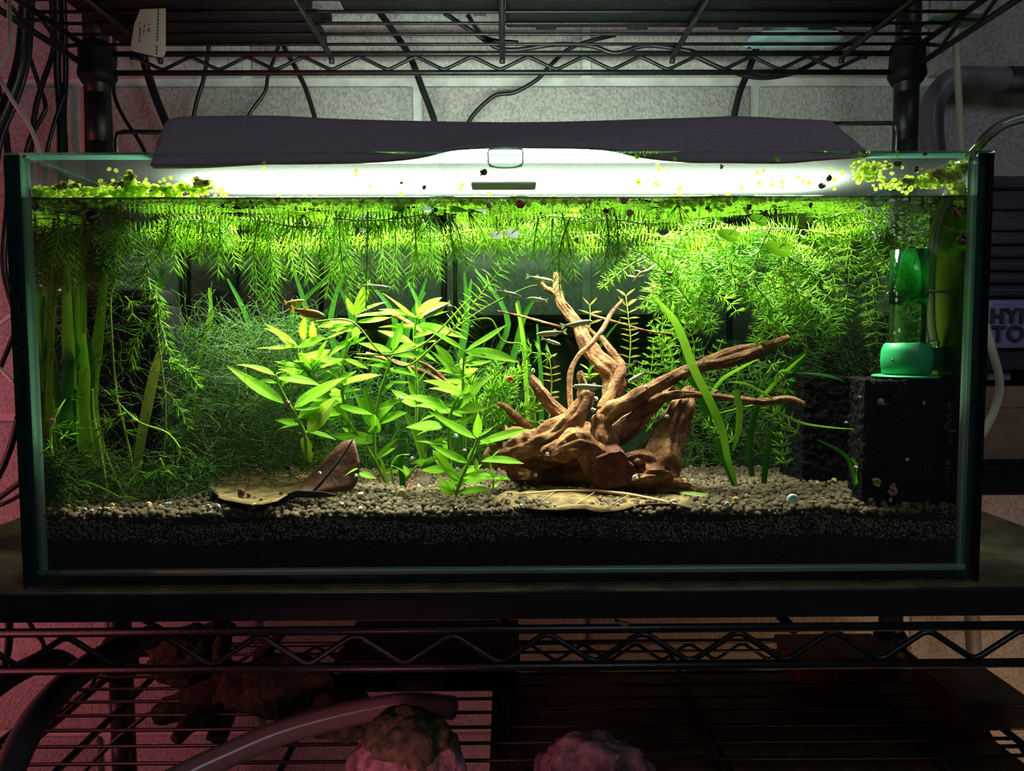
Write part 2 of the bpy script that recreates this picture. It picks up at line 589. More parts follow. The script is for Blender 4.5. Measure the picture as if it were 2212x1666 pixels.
M['shell_pale'] = pm('pale_shell', (0.42, 0.36, 0.26), (0.66, 0.58, 0.46), 300, 0.3, rand=0.2)
M['shell_yellow'] = pm('yellow_shell', (0.50, 0.34, 0.06), (0.72, 0.58, 0.22), 200, 0.3, rand=0.2)
M['shell_tan'] = pm('tan_shell', (0.26, 0.15, 0.08), (0.45, 0.30, 0.18), 300, 0.3, rand=0.2)
M['shell_red'] = pm('red_shell', (0.50, 0.06, 0.03), (0.62, 0.14, 0.08), 200, 0.25)
M['shell_mint'] = pm('mint_shell', (0.42, 0.66, 0.56), (0.60, 0.78, 0.70), 200, 0.3)
M['foot'] = pm('snail_foot', (0.20, 0.15, 0.11), (0.34, 0.27, 0.2), 300, 0.4)


def fish_mat(name, back, side, belly):
    m, nt, bs, out = newmat(name)
    tc = N(nt, 'ShaderNodeTexCoord')
    sx = N(nt, 'ShaderNodeSeparateXYZ')
    nt.links.new(tc.outputs['Generated'], sx.inputs[0])
    col = ramp(nt, sx.outputs[2], [(0.15, belly), (0.42, side), (0.52, (side[0] * 1.5, side[1] * 1.5, side[2] * 1.5)), (0.60, side), (0.85, back)])
    nt.links.new(col, bs.inputs['Base Color'])
    bs.inputs['Roughness'].default_value = 0.3
    bs.inputs['Specular IOR Level'].default_value = 0.6
    return m


M['fish'] = fish_mat('silver_fish', (0.10, 0.11, 0.03), (0.36, 0.38, 0.17), (0.50, 0.52, 0.34))
M['fish_gold'] = fish_mat('golden_fish', (0.42, 0.22, 0.015), (0.50, 0.26, 0.03), (0.34, 0.16, 0.06))
M['fin'] = clear('fish_fin', (0.9, 0.95, 0.75), 1.3, 1.0, rough=0.2, milky=0.45, milk=(0.55, 0.60, 0.35))
M['fin_gold'] = clear('golden_fin', (0.95, 0.8, 0.4), 1.3, 1.0, rough=0.2, milky=0.7, milk=(0.75, 0.45, 0.05))
M['eye'] = pm('fish_eye', (0.20, 0.62, 0.66), (0.4, 0.8, 0.85), 60, 0.15, metal=0.5)
M['pupil'] = pm('fish_pupil', (0.005, 0.005, 0.006), None, 10, 0.1)
M['stick'] = pm('pinkish_stick', (0.55, 0.36, 0.28), (0.65, 0.48, 0.38), 40, 0.5)


def wood_mat():
    m, nt, bs, out = newmat('driftwood')
    bs.inputs['Roughness'].default_value = 0.75
    bs.inputs['Specular IOR Level'].default_value = 0.3
    f = noise_fac(nt, 60, 6, rough=0.7)
    col = ramp(nt, f, [(0.30, (0.055, 0.020, 0.008)), (0.48, (0.26, 0.115, 0.045)), (0.64, (0.56, 0.32, 0.14))])
    f2 = noise_fac(nt, 14, 3)
    mx = N(nt, 'ShaderNodeMixRGB', blend_type='MULTIPLY')
    mx.inputs[0].default_value = 0.8
    nt.links.new(col, mx.inputs[1])
    nt.links.new(ramp(nt, f2, [(0.35, (0.55, 0.42, 0.36)), (0.65, (1.15, 1.0, 0.85))]), mx.inputs[2])
    nt.links.new(mx.outputs[0], bs.inputs['Base Color'])
    f3 = noise_fac(nt, 200, 5, rough=0.7)
    b = N(nt, 'ShaderNodeBump')
    b.inputs['Strength'].default_value = 1.0
    b.inputs['Distance'].default_value = 0.004
    nt.links.new(f3, b.inputs['Height'])
    nt.links.new(b.outputs[0], bs.inputs['Normal'])
    return m


M['wood'] = wood_mat()
M['wood_red'] = pm('dark_cut_wood', (0.045, 0.014, 0.008), (0.12, 0.042, 0.024), 120, 0.9, bump=0.7, spec=0.15)

# ================================================================== the setting
WALL_Y = 0.47
wall = MB().box((-1.6, WALL_Y + 0.004, -0.62), (1.6, WALL_Y + 0.06, 1.1))
wall_back = add('wall_back', wall, M['mortar'], kind='structure', sm=False)
jz = P(1265, 176, WALL_Y).z
jx = P(1267, 215, WALL_Y).x
BW, BH, JT = 0.411, 0.203, 0.0115
bmeshes = []
for k in range(3):
    me = bbox((-BW / 2 + JT / 2, -0.004, -BH / 2 + JT / 2), (BW / 2 - JT / 2, 0.02, BH / 2 - JT / 2), 0.003, 2, 'concrete_block')
    bmeshes.append(me)
for r in range(-5, 4):
    zc = jz + BH * (r + 0.5)
    off = jx + (BW / 2 if r % 2 else 0.0) + BW / 2
    for c in range(-4, 4):
        o = add('concrete_block', bmeshes[(r + c) % 3], M['block'], wall_back, local=True)
        o.location = (off + c * BW, WALL_Y + 0.0025 + rnd(-0.0008, 0.0008), zc)
add('floor', MB().box((-1.6, -1.5, -0.66), (1.6, WALL_Y + 0.06, -0.62)), M['concrete'], kind='structure', sm=False)

# ================================================================== wire rack
XL, XR, YR, YF = P(216, 300, 0.36).x, P(1955, 300, 0.36).x, 0.36, -0.004
rack = thing('wire_shelving_rack', 'black wire shelving rack on round posts carrying the aquarium', 'shelving rack', (0, 0.18, -0.6))


def zig(x0, x1, y, zl, zh, phase, per, r):
    pts = []
    x = phase - math.ceil((phase - x0) / per) * per
    while x < x1 + per:
        for q, z in ((x - 0.004, zl + 0.0012), (x, zl), (x + 0.004, zl + 0.0012), (x + per / 2 - 0.004, zh - 0.0012), (x + per / 2, zh), (x + per / 2 + 0.004, zh - 0.0012)):
            if x0 <= q <= x1:
                pts.append((q, y, z))
        x += per
    return MB().tube(pts, r, 6)


def zig_side(x, y0, y1, zl, zh, per, r):
    pts = []
    n = int((y1 - y0) / per * 2)
    for i in range(n + 1):
        pts.append((x, y0 + i * per / 2, zl if i % 2 else zh))
    return MB().tube(pts, r, 6)


for (x, y) in ((XL, YR), (XR, YR), (XL, YF), (XR, YF)):
    prof = [(0.0125, -0.62)]
    z = -0.60
    while z < 1.0:
        prof += [(0.0127, z - 0.0012), (0.0117, z - 0.0006), (0.0117, z + 0.0006), (0.0127, z + 0.0012)]
        z += 0.0508
    prof.append((0.0127, 1.0))
    add('post', MB().lathe(prof, (x, y, 0), 20), M['post'], rack)

PERIOD = 118 * PXM(YR)


def shelf(name, zh, zl, phase, label, wire_up=0.0):
    m = MB()
    r = 0.0030
    x0, x1 = XL + 0.012, XR - 0.012
    for z in (zh, zl):
        m.tube([(x0, YR, z), (x1, YR, z)], r, 8)
        m.tube([(x0, YF, z), (x1, YF, z)], r, 8)
        m.tube([(XL, YF + 0.012, z), (XL, YR - 0.012, z)], r, 8)
        m.tube([(XR, YF + 0.012, z), (XR, YR - 0.012, z)], r, 8)
    sh = add(name, m, M['wire'], rack, label=label)
    ph = P(phase, 700, YR).x
    add('zigzag_wire', zig(x0 + 0.01, x1 - 0.01, YR, zl + 0.0035, zh - 0.0035, ph, PERIOD, 0.0020), M['wire'], sh)
    add('zigzag_wire', zig(x0 + 0.01, x1 - 0.01, YF, zl + 0.0035, zh - 0.0035, P(1079, 1440, YF).x, PERIOD, 0.0020), M['wire'], sh)
    for x in (XL, XR):
        add('zigzag_wire', zig_side(x, YF + 0.03, YR - 0.03, zl + 0.0035, zh - 0.0035, PERIOD, 0.0020), M['wire'], sh)
    n = 14
    for i in range(1, n):
        y = YF + (YR - YF) * i / n
        add('shelf_wire', MB().tube([(XL + 0.002, y, zh + wire_up), (XR - 0.002, y, zh + wire_up)], 0.0017, 6), M['wire'], sh)
    for k in range(-2, 3):
        x = P(1085, 122, YR).x + k * 0.1812
        z = zh - 0.005 + wire_up
        add('cross_bar', MB().tube([(x, YF - 0.002, z), (x, YR - 0.006, z), (x, YR - 0.003, z - 0.003), (x, YR - 0.0028, z - 0.006)], 0.0030, 8), M['wire'], sh)
    for (x, y) in ((XL, YR), (XR, YR), (XL, YF), (XR, YF)):
        add('collar', MB().lathe([(0.0150, zl - 0.012), (0.0195, zl - 0.004), (0.0185, zl + 0.003), (0.0178, zh + 0.004), (0.0180, zh + 0.006), (0.0135, zh + 0.012)], (x, y, 0), 20), M['plastic'], sh)
    return sh


zh_u, zl_u = P(1085, 116, YR).z, P(1085, 157, YR).z
shelf('upper_shelf', zh_u, zl_u, 1083, 'upper wire shelf above the aquarium lamp')
zh_m, zl_m = P(1085, 1360, YF).z, P(1085, 1441, YF).z
shelf('tank_shelf', zh_m, zl_m, 1083, 'wire shelf edge right under the black board', wire_up=0.0042)
zh_l, zl_l = P(1085, 1389, YR).z, P(1085, 1434, YR).z
shelf('lower_shelf', zh_l, zl_l, 1083, 'lowest wire shelf in view with rocks on it')

# board under the tank
BT = 0.0
BB = P(1100, 1331, YF).z
board = add('shelf_board', bbox((-0.425, -0.010, BB), (0.425, 0.335, BT - 0.0002), 0.001, 2), M['board'], label='thick black board lying on the wire shelf under the aquarium', cat='board', sm=False)
add('dusty_top', MB().box((-0.424, -0.008, BT - 0.0003), (0.424, 0.333, BT + 0.00005)), M['board_top'], board, label='dusty brown-green top face', sm=False)

# ================================================================== things on the upper shelf
zs = zh_u + 0.002
t = thing('plant_tray', 'long ribbed black tray on the upper shelf at the left post', 'tray', (-0.30, 0.28, zs))
xa, xb = P(250, 60, 0.33).x, P(700, 60, 0.33).x
add('tray_base', bbox((xa, 0.10, zs), (xb, 0.345, zs + 0.012), 0.003), M['plastic'], t, sm=False)
for i in range(7):
    y = 0.12 + i * 0.034
    add('rib', bbox((xa + 0.004, y, zs + 0.010), (xb - 0.004, y + 0.012, zs + 0.03), 0.002), M['plastic'], t, sm=False)
for y in (0.096, 0.342):
    add('rim', MB().box((xa - 0.004, y, zs + 0.026), (xb + 0.004, y + 0.008, zs + 0.034)), M['plastic'], t, sm=False)
xa, xb = P(1092, 30, 0.28).x, P(1935, 30, 0.28).x
t = thing('dark_equipment_case', 'wide flat black case on the right half of the upper shelf', 'case', (0.2, 0.2, zs))
add('case_body', bbox((xa, 0.08, zs), (xb, P(1500, 66, 0.30).y, zs + 0.05), 0.004), M['plastic'], t, sm=False)
add('case_lid', bbox((xa - 0.003, 0.077, zs + 0.05), (xb + 0.003, 0.303, zs + 0.062), 0.004), M['plastic'], t, sm=False)
for i in range(5):
    add('foot_pad', bbox((xa + 0.03 + i * 0.09, 0.285, zs - 0.0012), (xa + 0.05 + i * 0.09, 0.30, zs + 0.001), 0.0004), M['plastic'], t, sm=False)
xa, xb = P(742, 10, 0.26).x, P(1080, 10, 0.26).x
t = thing('narrow_black_box', 'narrow black box at the middle of the upper shelf', 'box', (-0.1, 0.2, zs))
add('box_body', bbox((xa, 0.08, zs), (xb, 0.262, zs + 0.03), 0.003), M['plastic'], t, sm=False)
for k, px in enumerate((1035, 1130)):
    x = P(px, 8, 0.25).x
    add('bracket', bbox((x - 0.006, 0.25, zs + 0.0005), (x + 0.006, 0.272, zs + 0.012), 0.001), M['pvc_dark'], t, sm=False)


def pack(name, px0, px1, y0, y1, h, mat, label):
    a, b = P(px0, 90, (y0 + y1) / 2).x, P(px1, 90, (y0 + y1) / 2).x
    rows = []
    for i in range(9):
        v = i / 8
        rows.append([(a + (b - a) * j / 14, y0 + (y1 - y0) * v, zs + h * (math.sin(math.pi * v) * math.sin(math.pi * j / 14)) ** 0.5 * (0.8 + 0.4 * noise.noise(Vector((j * 0.6, i * 0.7, px0))))) for j in range(15)])
    m = MB().grid(rows)
    m.grid([[(a, y0, zs), (b, y0, zs)], [(a, y1, zs), (b, y1, zs)]])
    t = thing(name, label, 'package', ((a + b) / 2, (y0 + y1) / 2, zs))
    add('wrap', m, mat, t)
    for q in (a - 0.006, b):
        add('seam', MB().box((q, y0 + 0.004, zs), (q + 0.006, y1 - 0.004, zs + 0.0012)), mat, t, sm=False)


pack('blue_wrapped_package', 1630, 1800, 0.305, 0.352, 0.02, M['blue_pack'], 'pale blue wrapped package on the upper shelf near the right post')
pack('green_wrapped_package', 2016, 2110, 0.265, 0.30, 0.014, M['green_pack'], 'small green wrapped package at the right end of the upper shelf')

# hanging label
ly = 0.245
t = thing('label_tag', 'white rounded label tag hanging below the black tray', 'tag', tuple(P(320, 85, ly)))
o8 = [(303, 20), (358, 18), (358, 108), (357, 118), (350, 124), (340, 123), (290, 112), (284, 106), (283, 96), (290, 52)]
m = MB()
m.v = [P(x, y, ly) for x, y in o8] + [P(x, y, ly + 0.0008) for x, y in o8]
n = len(o8)
m.f = [tuple(range(n)), tuple(reversed(range(n, 2 * n)))] + [(i, i + n, (i + 1) % n + n, (i + 1) % n) for i in range(n)]
add('card', m, M['card'], t, sm=False)
m = MB()
for (x0, y0, x1, y1) in ((303, 50, 301, 92), (312, 50, 310, 76), (342, 20, 338, 120), (322, 52, 321, 70)):
    for k in range(14):
        if random.random() < 0.75:
            a, b = k / 14, (k + 0.7) / 14
            q = [P(x0 + (x1 - x0) * a, y0 + (y1 - y0) * a, ly - 0.0002), P(x0 + (x1 - x0) * b, y0 + (y1 - y0) * b, ly - 0.0002)]
            w = Vector((0.0006, 0, 0))
            i = len(m.v)
            m.v += [q[0] - w, q[0] + w, q[1] + w, q[1] - w]
            m.f.append((i, i + 1, i + 2, i + 3))
add('print', m, M['ink'], t, label='tiny unreadable dark print running down the card', sm=False)

# ================================================================== cables, tubes and pipes behind the tank


def cable(name, pts, w, y, label, cat='cable', mat='cable', group=None, sides=8):
    """w: width in pixels of the photograph at that depth"""
    ym = y if not isinstance(y, (tuple, list)) else (y[0] + y[1]) / 2
    pts = list(pts)
    if ym > 0.36 and 285 <= pts[-1][1] <= 360:       # hangs on behind the tank down past the board
        dx = (pts[-1][0] - pts[-2][0]) * 0.25
        pts += [(pts[-1][0] + dx, pts[-1][1] + 160), (pts[-1][0] + dx, 760), (pts[-1][0], 1250)]
    if ym > 0.36 and pts[0][1] <= 130 and pts[0][0] < 720:   # comes from above the shelf
        pts = [(pts[0][0] - 4, -260), (pts[0][0] - 2, pts[0][1] - 60)] + pts
    return add(name, MB().tube(spline(PP(pts, y), 6), w / 2 * PXM(ym), sides), M[mat], label=label, cat=cat, group=group)


cable('power_cable', [(306, 60), (312, 130), (326, 180), (342, 225), (362, 275), (380, 340)], 18, 0.425, 'thick black cable hanging just right of the left post')
cable('power_cable', [(452, 90), (440, 170), (425, 220), (412, 300)], 9, 0.43, 'thin black cable hanging behind the left end of the foam shade')
cable('power_cable', [(604, 90), (580, 160), (572, 200), (540, 245), (520, 300)], 8, 0.43, 'thin black cable curving left behind the foam shade')
cable('power_cable', [(612, 95), (640, 150), (665, 205), (688, 300)], 10, 0.42, 'straight black cable slanting behind the shade left of middle')
cable('power_cable', [(800, 0), (850, 68), (884, 120), (908, 180), (948, 300)], 14, (0.43, 0.41), 'flat thick black cable slanting down to the shade left of middle')
cable('power_cable', [(1330, 75), (1240, 100), (1190, 140), (1160, 172), (1110, 200), (1060, 212), (1000, 290)], 9, 0.44, 'black cable curving in an S on the wall at the middle')
cable('power_cable', [(960, 28), (1030, 75), (1075, 103), (1120, 107), (1200, 96), (1280, 100), (1330, 115), (1400, 98), (1500, 112)], 10, (0.345, 0.35), 'black cable snaking along the back of the upper shelf')
cable('power_cable', [(1010, 32), (1050, 82), (1120, 92)], 9, 0.352, 'short black cable beside the snaking one on the shelf')
cable('power_cable', [(1640, 88), (1618, 150), (1595, 210), (1580, 300)], 14, 0.425, 'flat black cable slanting down behind the right half of the shade')
cable('power_cable', [(1495, 118), (1560, 148), (1640, 168), (1720, 155), (1800, 112), (1925, 45)], 10, 0.405, 'black cable sagging below the upper shelf at the right')
cable('power_cable', [(249, 130), (246, 200), (268, 255), (318, 345)], 8, 0.42, 'thin black cable beside the left post reaching the lamp leg')
cable('power_cable', [(196, 70), (190, 170), (192, 250), (193, 345)], 17, 0.40, 'black cable running straight down beside the left post')
cable('cable_bundle', [(55, -20), (52, 60), (44, 130), (22, 205), (-20, 300)], 24, 0.30, 'thickest black cable of the tangle at the left edge', group=None)
cable('cable_bundle', [(70, -20), (66, 60), (60, 130), (38, 210), (2, 300), (-10, 380)], 12, 0.31, 'black cable along the right side of the thickest cable')
cable('power_cable', [(126, 60), (124, 150), (130, 240), (132, 345)], 15, 0.38, 'vertical black cable left of the left post')
cable('power_cable', [(140, 60), (142, 160), (138, 250), (142, 345)], 11, 0.385, 'second vertical black cable left of the left post')
cable('power_cable', [(50, 80), (78, 165), (98, 225), (92, 250), (65, 300), (50, 360)], 9, 0.36, 'black cable with a kink in front of the pink wall')
cable('power_cable', [(115, 110), (92, 180), (75, 245), (66, 345)], 11, 0.40, 'dull black cable crossing the kinked cable')
cable('power_cable', [(140, 200), (118, 265), (100, 345)], 8, 0.37, 'short black cable crossing the vertical cables')
cable('power_cable', [(-10, 160), (14, 300), (18, 420), (8, 560), (22, 640), (45, 700)], 13, 0.36, 'black cable going down along the left side of the tank')
cable('power_cable', [(40, 700), (15, 760), (-10, 820)], 10, 0.36, 'black cable bending off at the left edge by the tank')
cable('power_cable', [(60, 1030), (20, 1060), (-20, 1090)], 12, 0.30, 'black cable lying across the left edge low by the tank')
cable('power_cable', [(70, 1050), (30, 1078), (-20, 1100)], 9, 0.31, 'thinner black cable low at the left edge by the tank')
cable('power_cable', [(40, 900), (25, 960), (6, 1010), (-10, 1040)], 14, 0.33, 'black cable low on the pink wall left of the tank')
cable('air_tubing', [(20, -10), (20, 60), (16, 110), (-5, 150)], 9, 0.20, 'white tubing in a loop at the top left corner', 'tube', 'white_tube')
cable('air_tubing', [(-15, 145), (30, 222), (64, 272), (92, 345)], 9, 0.22, 'white tubing slanting down to the left corner of the tank', 'tube', 'white_tube')
cable('air_tubing', [(-20, 715), (10, 692), (40, 670)], 9, 0.30, 'short piece of white tubing beside the left pane', 'tube', 'white_tube')
cable('air_tubing', [(-20, 780), (10, 806), (30, 825)], 9, 0.30, 'lower short piece of white tubing beside the left pane', 'tube', 'white_tube')

t = thing('drain_pipe', 'grey plastic pipe bending on the wall at the upper right', 'pipe', tuple(P(2010, 330, 0.44)))
add('pipe_bend', MB().tube(spline(PP([(2045, 560), (2030, 400), (2012, 290), (2020, 215), (2060, 172), (2120, 170), (2185, 172)], 0.44), 8), 24 * PXM(0.44), 16), M['pvc'], t)
add('coupling', MB().tube(PP([(2172, 172), (2420, 176)], 0.44), 26.5 * PXM(0.44), 16), M['pvc_dark'], t, label='darker wider end of the pipe')
cable('pale_strap', [(2058, -20), (2068, 150), (2078, 350)], 14, 0.395, 'pale flat strap hanging in front of the grey pipe', 'strap', 'strap')
cable('conduit_pipe', [(2098, 1290), (2104, 1420), (2112, 1560)], 32, 0.40, 'grey upright pipe low on the right in front of the wall', 'pipe', 'pvc')
cable('white_hose', [(2128, 700), (2146, 765), (2158, 815), (2157, 855), (2140, 905), (2120, 940)], 17, 0.20, 'pale hose hanging beside the right pane', 'hose', 'white_tube')

# tool case at the right
ty = 0.24
t = thing('tool_case', 'ridged navy tool case standing at the right edge', 'tool case', tuple(P(2240, 800, ty)))
a, b = P(2118, 800, ty), P(2420, 378, ty)
add('case_body', bbox((a.x, ty, a.z), (b.x, ty + 0.10, b.z), 0.004), M['tool_dark'], t, sm=False)
for py in (400, 445, 490, 520, 548, 576, 604, 632):
    q = P(2200, py, ty)
    add('ridge', bbox((a.x, ty - 0.004, q.z - 0.004), (b.x, ty + 0.002, q.z + 0.0035), 0.0018), M['tool_dark'], t, sm=False)
pa, pb = P(2122, 752, ty), P(2400, 648, ty)
plate = add('name_plate', bbox((pa.x, ty - 0.007, pa.z), (pb.x, ty + 0.002, pb.z), 0.0035, 3), M['tool_blue'], t, label='blue-grey name plate', sm=False)


def lettering(word, px, py, hpx, y, mat, parent, ext=0.0012, shear=0.0):
    c = bpy.data.curves.new('lettering', 'FONT')
    c.body = word
    c.size = hpx * PXM(y) / 0.70
    c.extrude = ext
    c.space_character = 1.15
    c.offset = 0.0006
    c.shear = shear
    o = bpy.data.objects.new('tmp_text', c)
    COL.objects.link(o)
    dg = bpy.context.evaluated_depsgraph_get()
    me = bpy.data.meshes.new_from_object(o.evaluated_get(dg))
    bpy.data.objects.remove(o)
    p = P(px, py, y)
    me.transform(Matrix.Translation(p) @ Matrix.Rotation(math.pi / 2, 4, 'X'))
    me.materials.clear()
    return add('lettering', me, mat, parent, label='moulded dark lettering', sm=False)


lettering('HYPER', 2137, 697, 30, ty - 0.0075, M['tool_dark'], plate)
lettering('TOUGH', 2141, 737, 33, ty - 0.0075, M['tool_dark'], plate)
a2, b2 = P(2112, 998, ty), P(2420, 836, ty)
t = thing('cardboard_carton', 'dull brown carton under the navy tool case', 'carton', (0.5, ty + 0.05, a2.z))
add('carton_body', bbox((a2.x, ty + 0.01, a2.z), (b2.x, ty + 0.10, b2.z), 0.002), M['carton'], t, sm=False)
add('flap', bbox((a2.x + 0.002, ty + 0.0085, b2.z - 0.02), (b2.x - 0.002, ty + 0.011, b2.z - 0.001), 0.0006), M['carton'], t, sm=False)
t = thing('black_storage_bin', 'low black bin under the brown carton at the right', 'bin', (0.5, ty + 0.05, 0))
add('bin_body', bbox((a2.x, ty + 0.012, 0.0003), (b2.x, ty + 0.09, a2.z - 0.008), 0.003), M['plastic'], t, sm=False)
add('bin_rim', bbox((a2.x - 0.003, ty + 0.008, a2.z - 0.010), (b2.x, ty + 0.094, a2.z - 0.0003), 0.002), M['plastic'], t, sm=False)
t = thing('dark_gap_filler', 'black filler for the dark gap between the tool case and the carton', 'block', (0.5, ty + 0.05, b2.z))  # added black filler standing for the dark gap
add('block_body', bbox((a2.x + 0.004, ty + 0.02, b2.z + 0.0003), (b2.x, ty + 0.09, a.z - 0.0003), 0.003), M['plastic'], t, sm=False)
add('latch', bbox((P(2150, 800, ty).x, ty + 0.010, b2.z + 0.006), (P(2200, 800, ty).x, ty + 0.022, b2.z + 0.014), 0.001), M['tool_blue'], t, sm=False)

# dark tote behind the tank
t = thing('storage_tote', 'dark grey tote standing behind the tank', 'tote', (0.05, 0.34, 0))
zt = P(1280, 680, 0.29).z
add('tote_body', bbox((P(700, 700, 0.29).x, 0.285, 0.0003), (P(1500, 700, 0.29).x, 0.33, zt - 0.01), 0.004), M['tote'], t, sm=False)
add('tote_lid', bbox((P(690, 700, 0.29).x, 0.279, zt - 0.01), (P(1510, 700, 0.29).x, 0.3335, zt), 0.003), M['tote'], t, sm=False)

# ================================================================== things on the lowest shelf
zq = zh_l + 0.0017


def on_shelf(px, y):
    return Vector((P(px, 1600, y).x, y, zq))


def rock(name, px, y, w, d, h, mat, label, holes=0, seed=0, top=None):
    c = on_shelf(px, y)
    bm = bmesh.new()
    bmesh.ops.create_icosphere(bm, subdivisions=5, radius=1.0)
    for v in bm.verts:
        p = v.co.copy()
        q = p * (1 + 0.22 * noise.noise(p * 1.3 + Vector((seed, 0, 0))) + 0.10 * noise.noise(p * 3.5 + Vector((seed, 5, 0))) + 0.05 * noise.noise(p * 9 + Vector((0, seed, 0))))
        for k in range(holes):
            hc = Vector((math.sin(k * 2.1 + seed) * 0.75, -0.75, math.cos(k * 1.7 + seed) * 0.45 + 0.15)).normalized()
            dd = (p.normalized() - hc).length
            if dd < 0.42:
                q *= 1 - 0.45 * (1 - dd / 0.42) ** 0.6
        v.co = Vector((q.x * w / 2, q.y * d / 2, max(q.z, -0.75) * h / 1.75 + h * 0.43)) + c
    me = bpy.data.meshes.new(name)
    bm.to_mesh(me)
    bm.free()
    me.materials.append(mat)
    if top:
        me.materials.append(top)
        zt_ = c.z + h * 0.66
        for p in me.polygons:
            if p.center.z + 0.006 * noise.noise(p.center * 60) > zt_:
                p.material_index = 1
    add(name, me, None, label=label, cat='rock')


rock('lava_rock', 878, 0.075, 0.078, 0.07, 0.068, M['rock'], 'round rough rock with a dark mossy top below the middle', 0, 2, M['rock_moss'])
rock('holey_rock', 1285, 0.055, 0.085, 0.06, 0.056, M['rock'], 'holey rough rock right of the mossy one on the lowest shelf', 5, 6)
rock('dark_stone', 610, 0.21, 0.10, 0.06, 0.050, M['rock_moss'], 'dark stone behind the milky hose beside the spare driftwood', 0, 11)
rock('dark_stone', 415, 0.27, 0.08, 0.05, 0.055, M['rock_moss'], 'dark stone behind the left end of the spare driftwood', 0, 14)
rock('dark_stone', 740, 0.17, 0.06, 0.05, 0.034, M['rock_moss'], 'small dark stone behind the end of the milky hose', 0, 17)
add('clear_hose', MB().tube(spline([on_shelf(160, 0.03) + Vector((0, -0.03, 0.014)), on_shelf(330, 0.06) + Vector((0, 0, 0.016)), on_shelf(470, 0.09) + Vector((0, 0, 0.022)), on_shelf(640, 0.12) + Vector((0, 0, 0.030)), on_shelf(860, 0.15) + Vector((0, 0, 0.033)), on_shelf(980, 0.17) + Vector((0, 0, 0.02))], 8), 0.0098, 14), M['hose'], label='wide milky hose curving behind the mossy rock', cat='hose')
add('dark_hose', MB().tube(spline(PP([(-10, 1740), (45, 1610), (95, 1530), (170, 1455), (260, 1400), (330, 1375)], (0.02, 0.20)), 8), 0.0105, 14), M['pvc_dark'], label='thick dark hose rising at the lower left corner', cat='hose')
add('dark_hose', MB().tube(spline(PP([(-30, 1500), (40, 1452), (110, 1425), (150, 1440)], (0.15, 0.2)), 8), 0.009, 12), M['pvc_dark'], label='short dark hose at the left edge below the board', cat='hose')
cable('power_cable', [(20, 1330), (18, 1400), (5, 1450), (-10, 1490)], 16, 0.30, 'black cable below the board at the left edge')
cable('power_cable', [(55, 1330), (75, 1365), (95, 1395), (90, 1445)], 9, 0.32, 'thin black cable below the board near the left edge')
cable('power_cable', [(300, 1330), (330, 1350), (420, 1400), (520, 1440), (700, 1480)], 14, 0.30, 'black cable sagging below the board left of middle')
cable('power_cable', [(60, 1600), (200, 1480), (330, 1400), (480, 1340)], 11, 0.33, 'black cable slanting across the pink wall below the board')
cable('power_cable', [(170, 1680), (260, 1590), (390, 1500), (560, 1445)], 10, 0.25, 'black cable slanting behind the milky hose')


def branchy(name, label, paths, mat='wood'):
    t = thing(name, label, 'driftwood', tuple(paths[0][0][0]))
    for i, (pts, rad) in enumerate(paths):
        add('trunk' if i == 0 else 'branch', MB().tube(spline(pts, 8), rad, 10, lump=0.3, seed=i), M[mat], t)


s = lambda px, py, y: P(px, py, y)
branchy('dark_driftwood', 'dark spare driftwood behind the milky hose on the lowest shelf', [
    ([s(340, 1545, 0.24), s(480, 1500, 0.24), s(640, 1485, 0.25), s(760, 1500, 0.26)], [0.010, 0.018, 0.02, 0.012]),
    ([s(470, 1600, 0.2), s(490, 1500, 0.23), s(480, 1400, 0.25), s(500, 1345, 0.26)], [0.009, 0.011, 0.008, 0.005]),
    ([s(600, 1500, 0.24), s(560, 1430, 0.25), s(610, 1370, 0.26)], [0.010, 0.007, 0.004]),
    ([s(380, 1600, 0.18), s(420, 1555, 0.2), s(500, 1545, 0.22)], [0.006, 0.009, 0.010])], 'rock_moss')
t = thing('black_parts_box', 'black open box at the middle of the lowest shelf', 'box', tuple(on_shelf(920, 0.26)))
c = on_shelf(930, 0.25)
add('box_body', bbox((c.x - 0.085, 0.24, zq), (c.x + 0.085, 0.335, zq + 0.03), 0.003), M['plastic'], t, sm=False)
add('box_rim', bbox((c.x - 0.088, 0.237, zq + 0.028), (c.x + 0.088, 0.338, zq + 0.034), 0.002), M['plastic'], t, sm=False)
for (px, y, w, d, h, nm, lab, mt) in ((2085, 0.20, 0.06, 0.08, 0.022, 'spare_crate', 'dark crate under the slanting side rail at the lower right', 'brown_sheet'), (1800, 0.28, 0.10, 0.06, 0.020, 'flat_box', 'flat dark box left of the right rear post on the lowest shelf', 'brown_sheet')):
    c = on_shelf(px, y)
    t = thing(nm, lab, 'box', tuple(c))
    add('box_body', bbox((c.x - w / 2, y - d / 2, zq), (c.x + w / 2, y + d / 2, zq + h), 0.003), M[mt], t, sm=False)
    add('box_lid', bbox((c.x - w / 2 - 0.002, y - d / 2 - 0.002, zq + h), (c.x + w / 2 + 0.002, y + d / 2 + 0.002, zq + h + 0.006), 0.002), M[mt], t, sm=False)
add('dark_backdrop', MB().grid([[(P(1060 + 88 * i, 1500, 0.2).x, 0.05 + 0.030 * j, zq - 0.020 + 0.006 * (0.5 + 0.5 * noise.noise(Vector((i * 0.7, j * 0.6, 1))))) for i in range(13)] for j in range(10)]), M['brown_sheet'], label='dark brown sheet added as backdrop under the right of the lowest shelf', cat='sheet')  # added sheet standing for the dark brown background below the wires
t = thing('wood_splinter', 'small pale splinter lying on the front rail under the board', 'splinter', tuple(P(1345, 1352, YF)))
add('chip', MB().tube(spline(PP([(1328, 1338), (1338, 1345), (1352, 1352), (1362, 1356)], YF - 0.001), 4), [0.0008, 0.0016, 0.0014, 0.0005], 6), M['leaf_tan'], t)
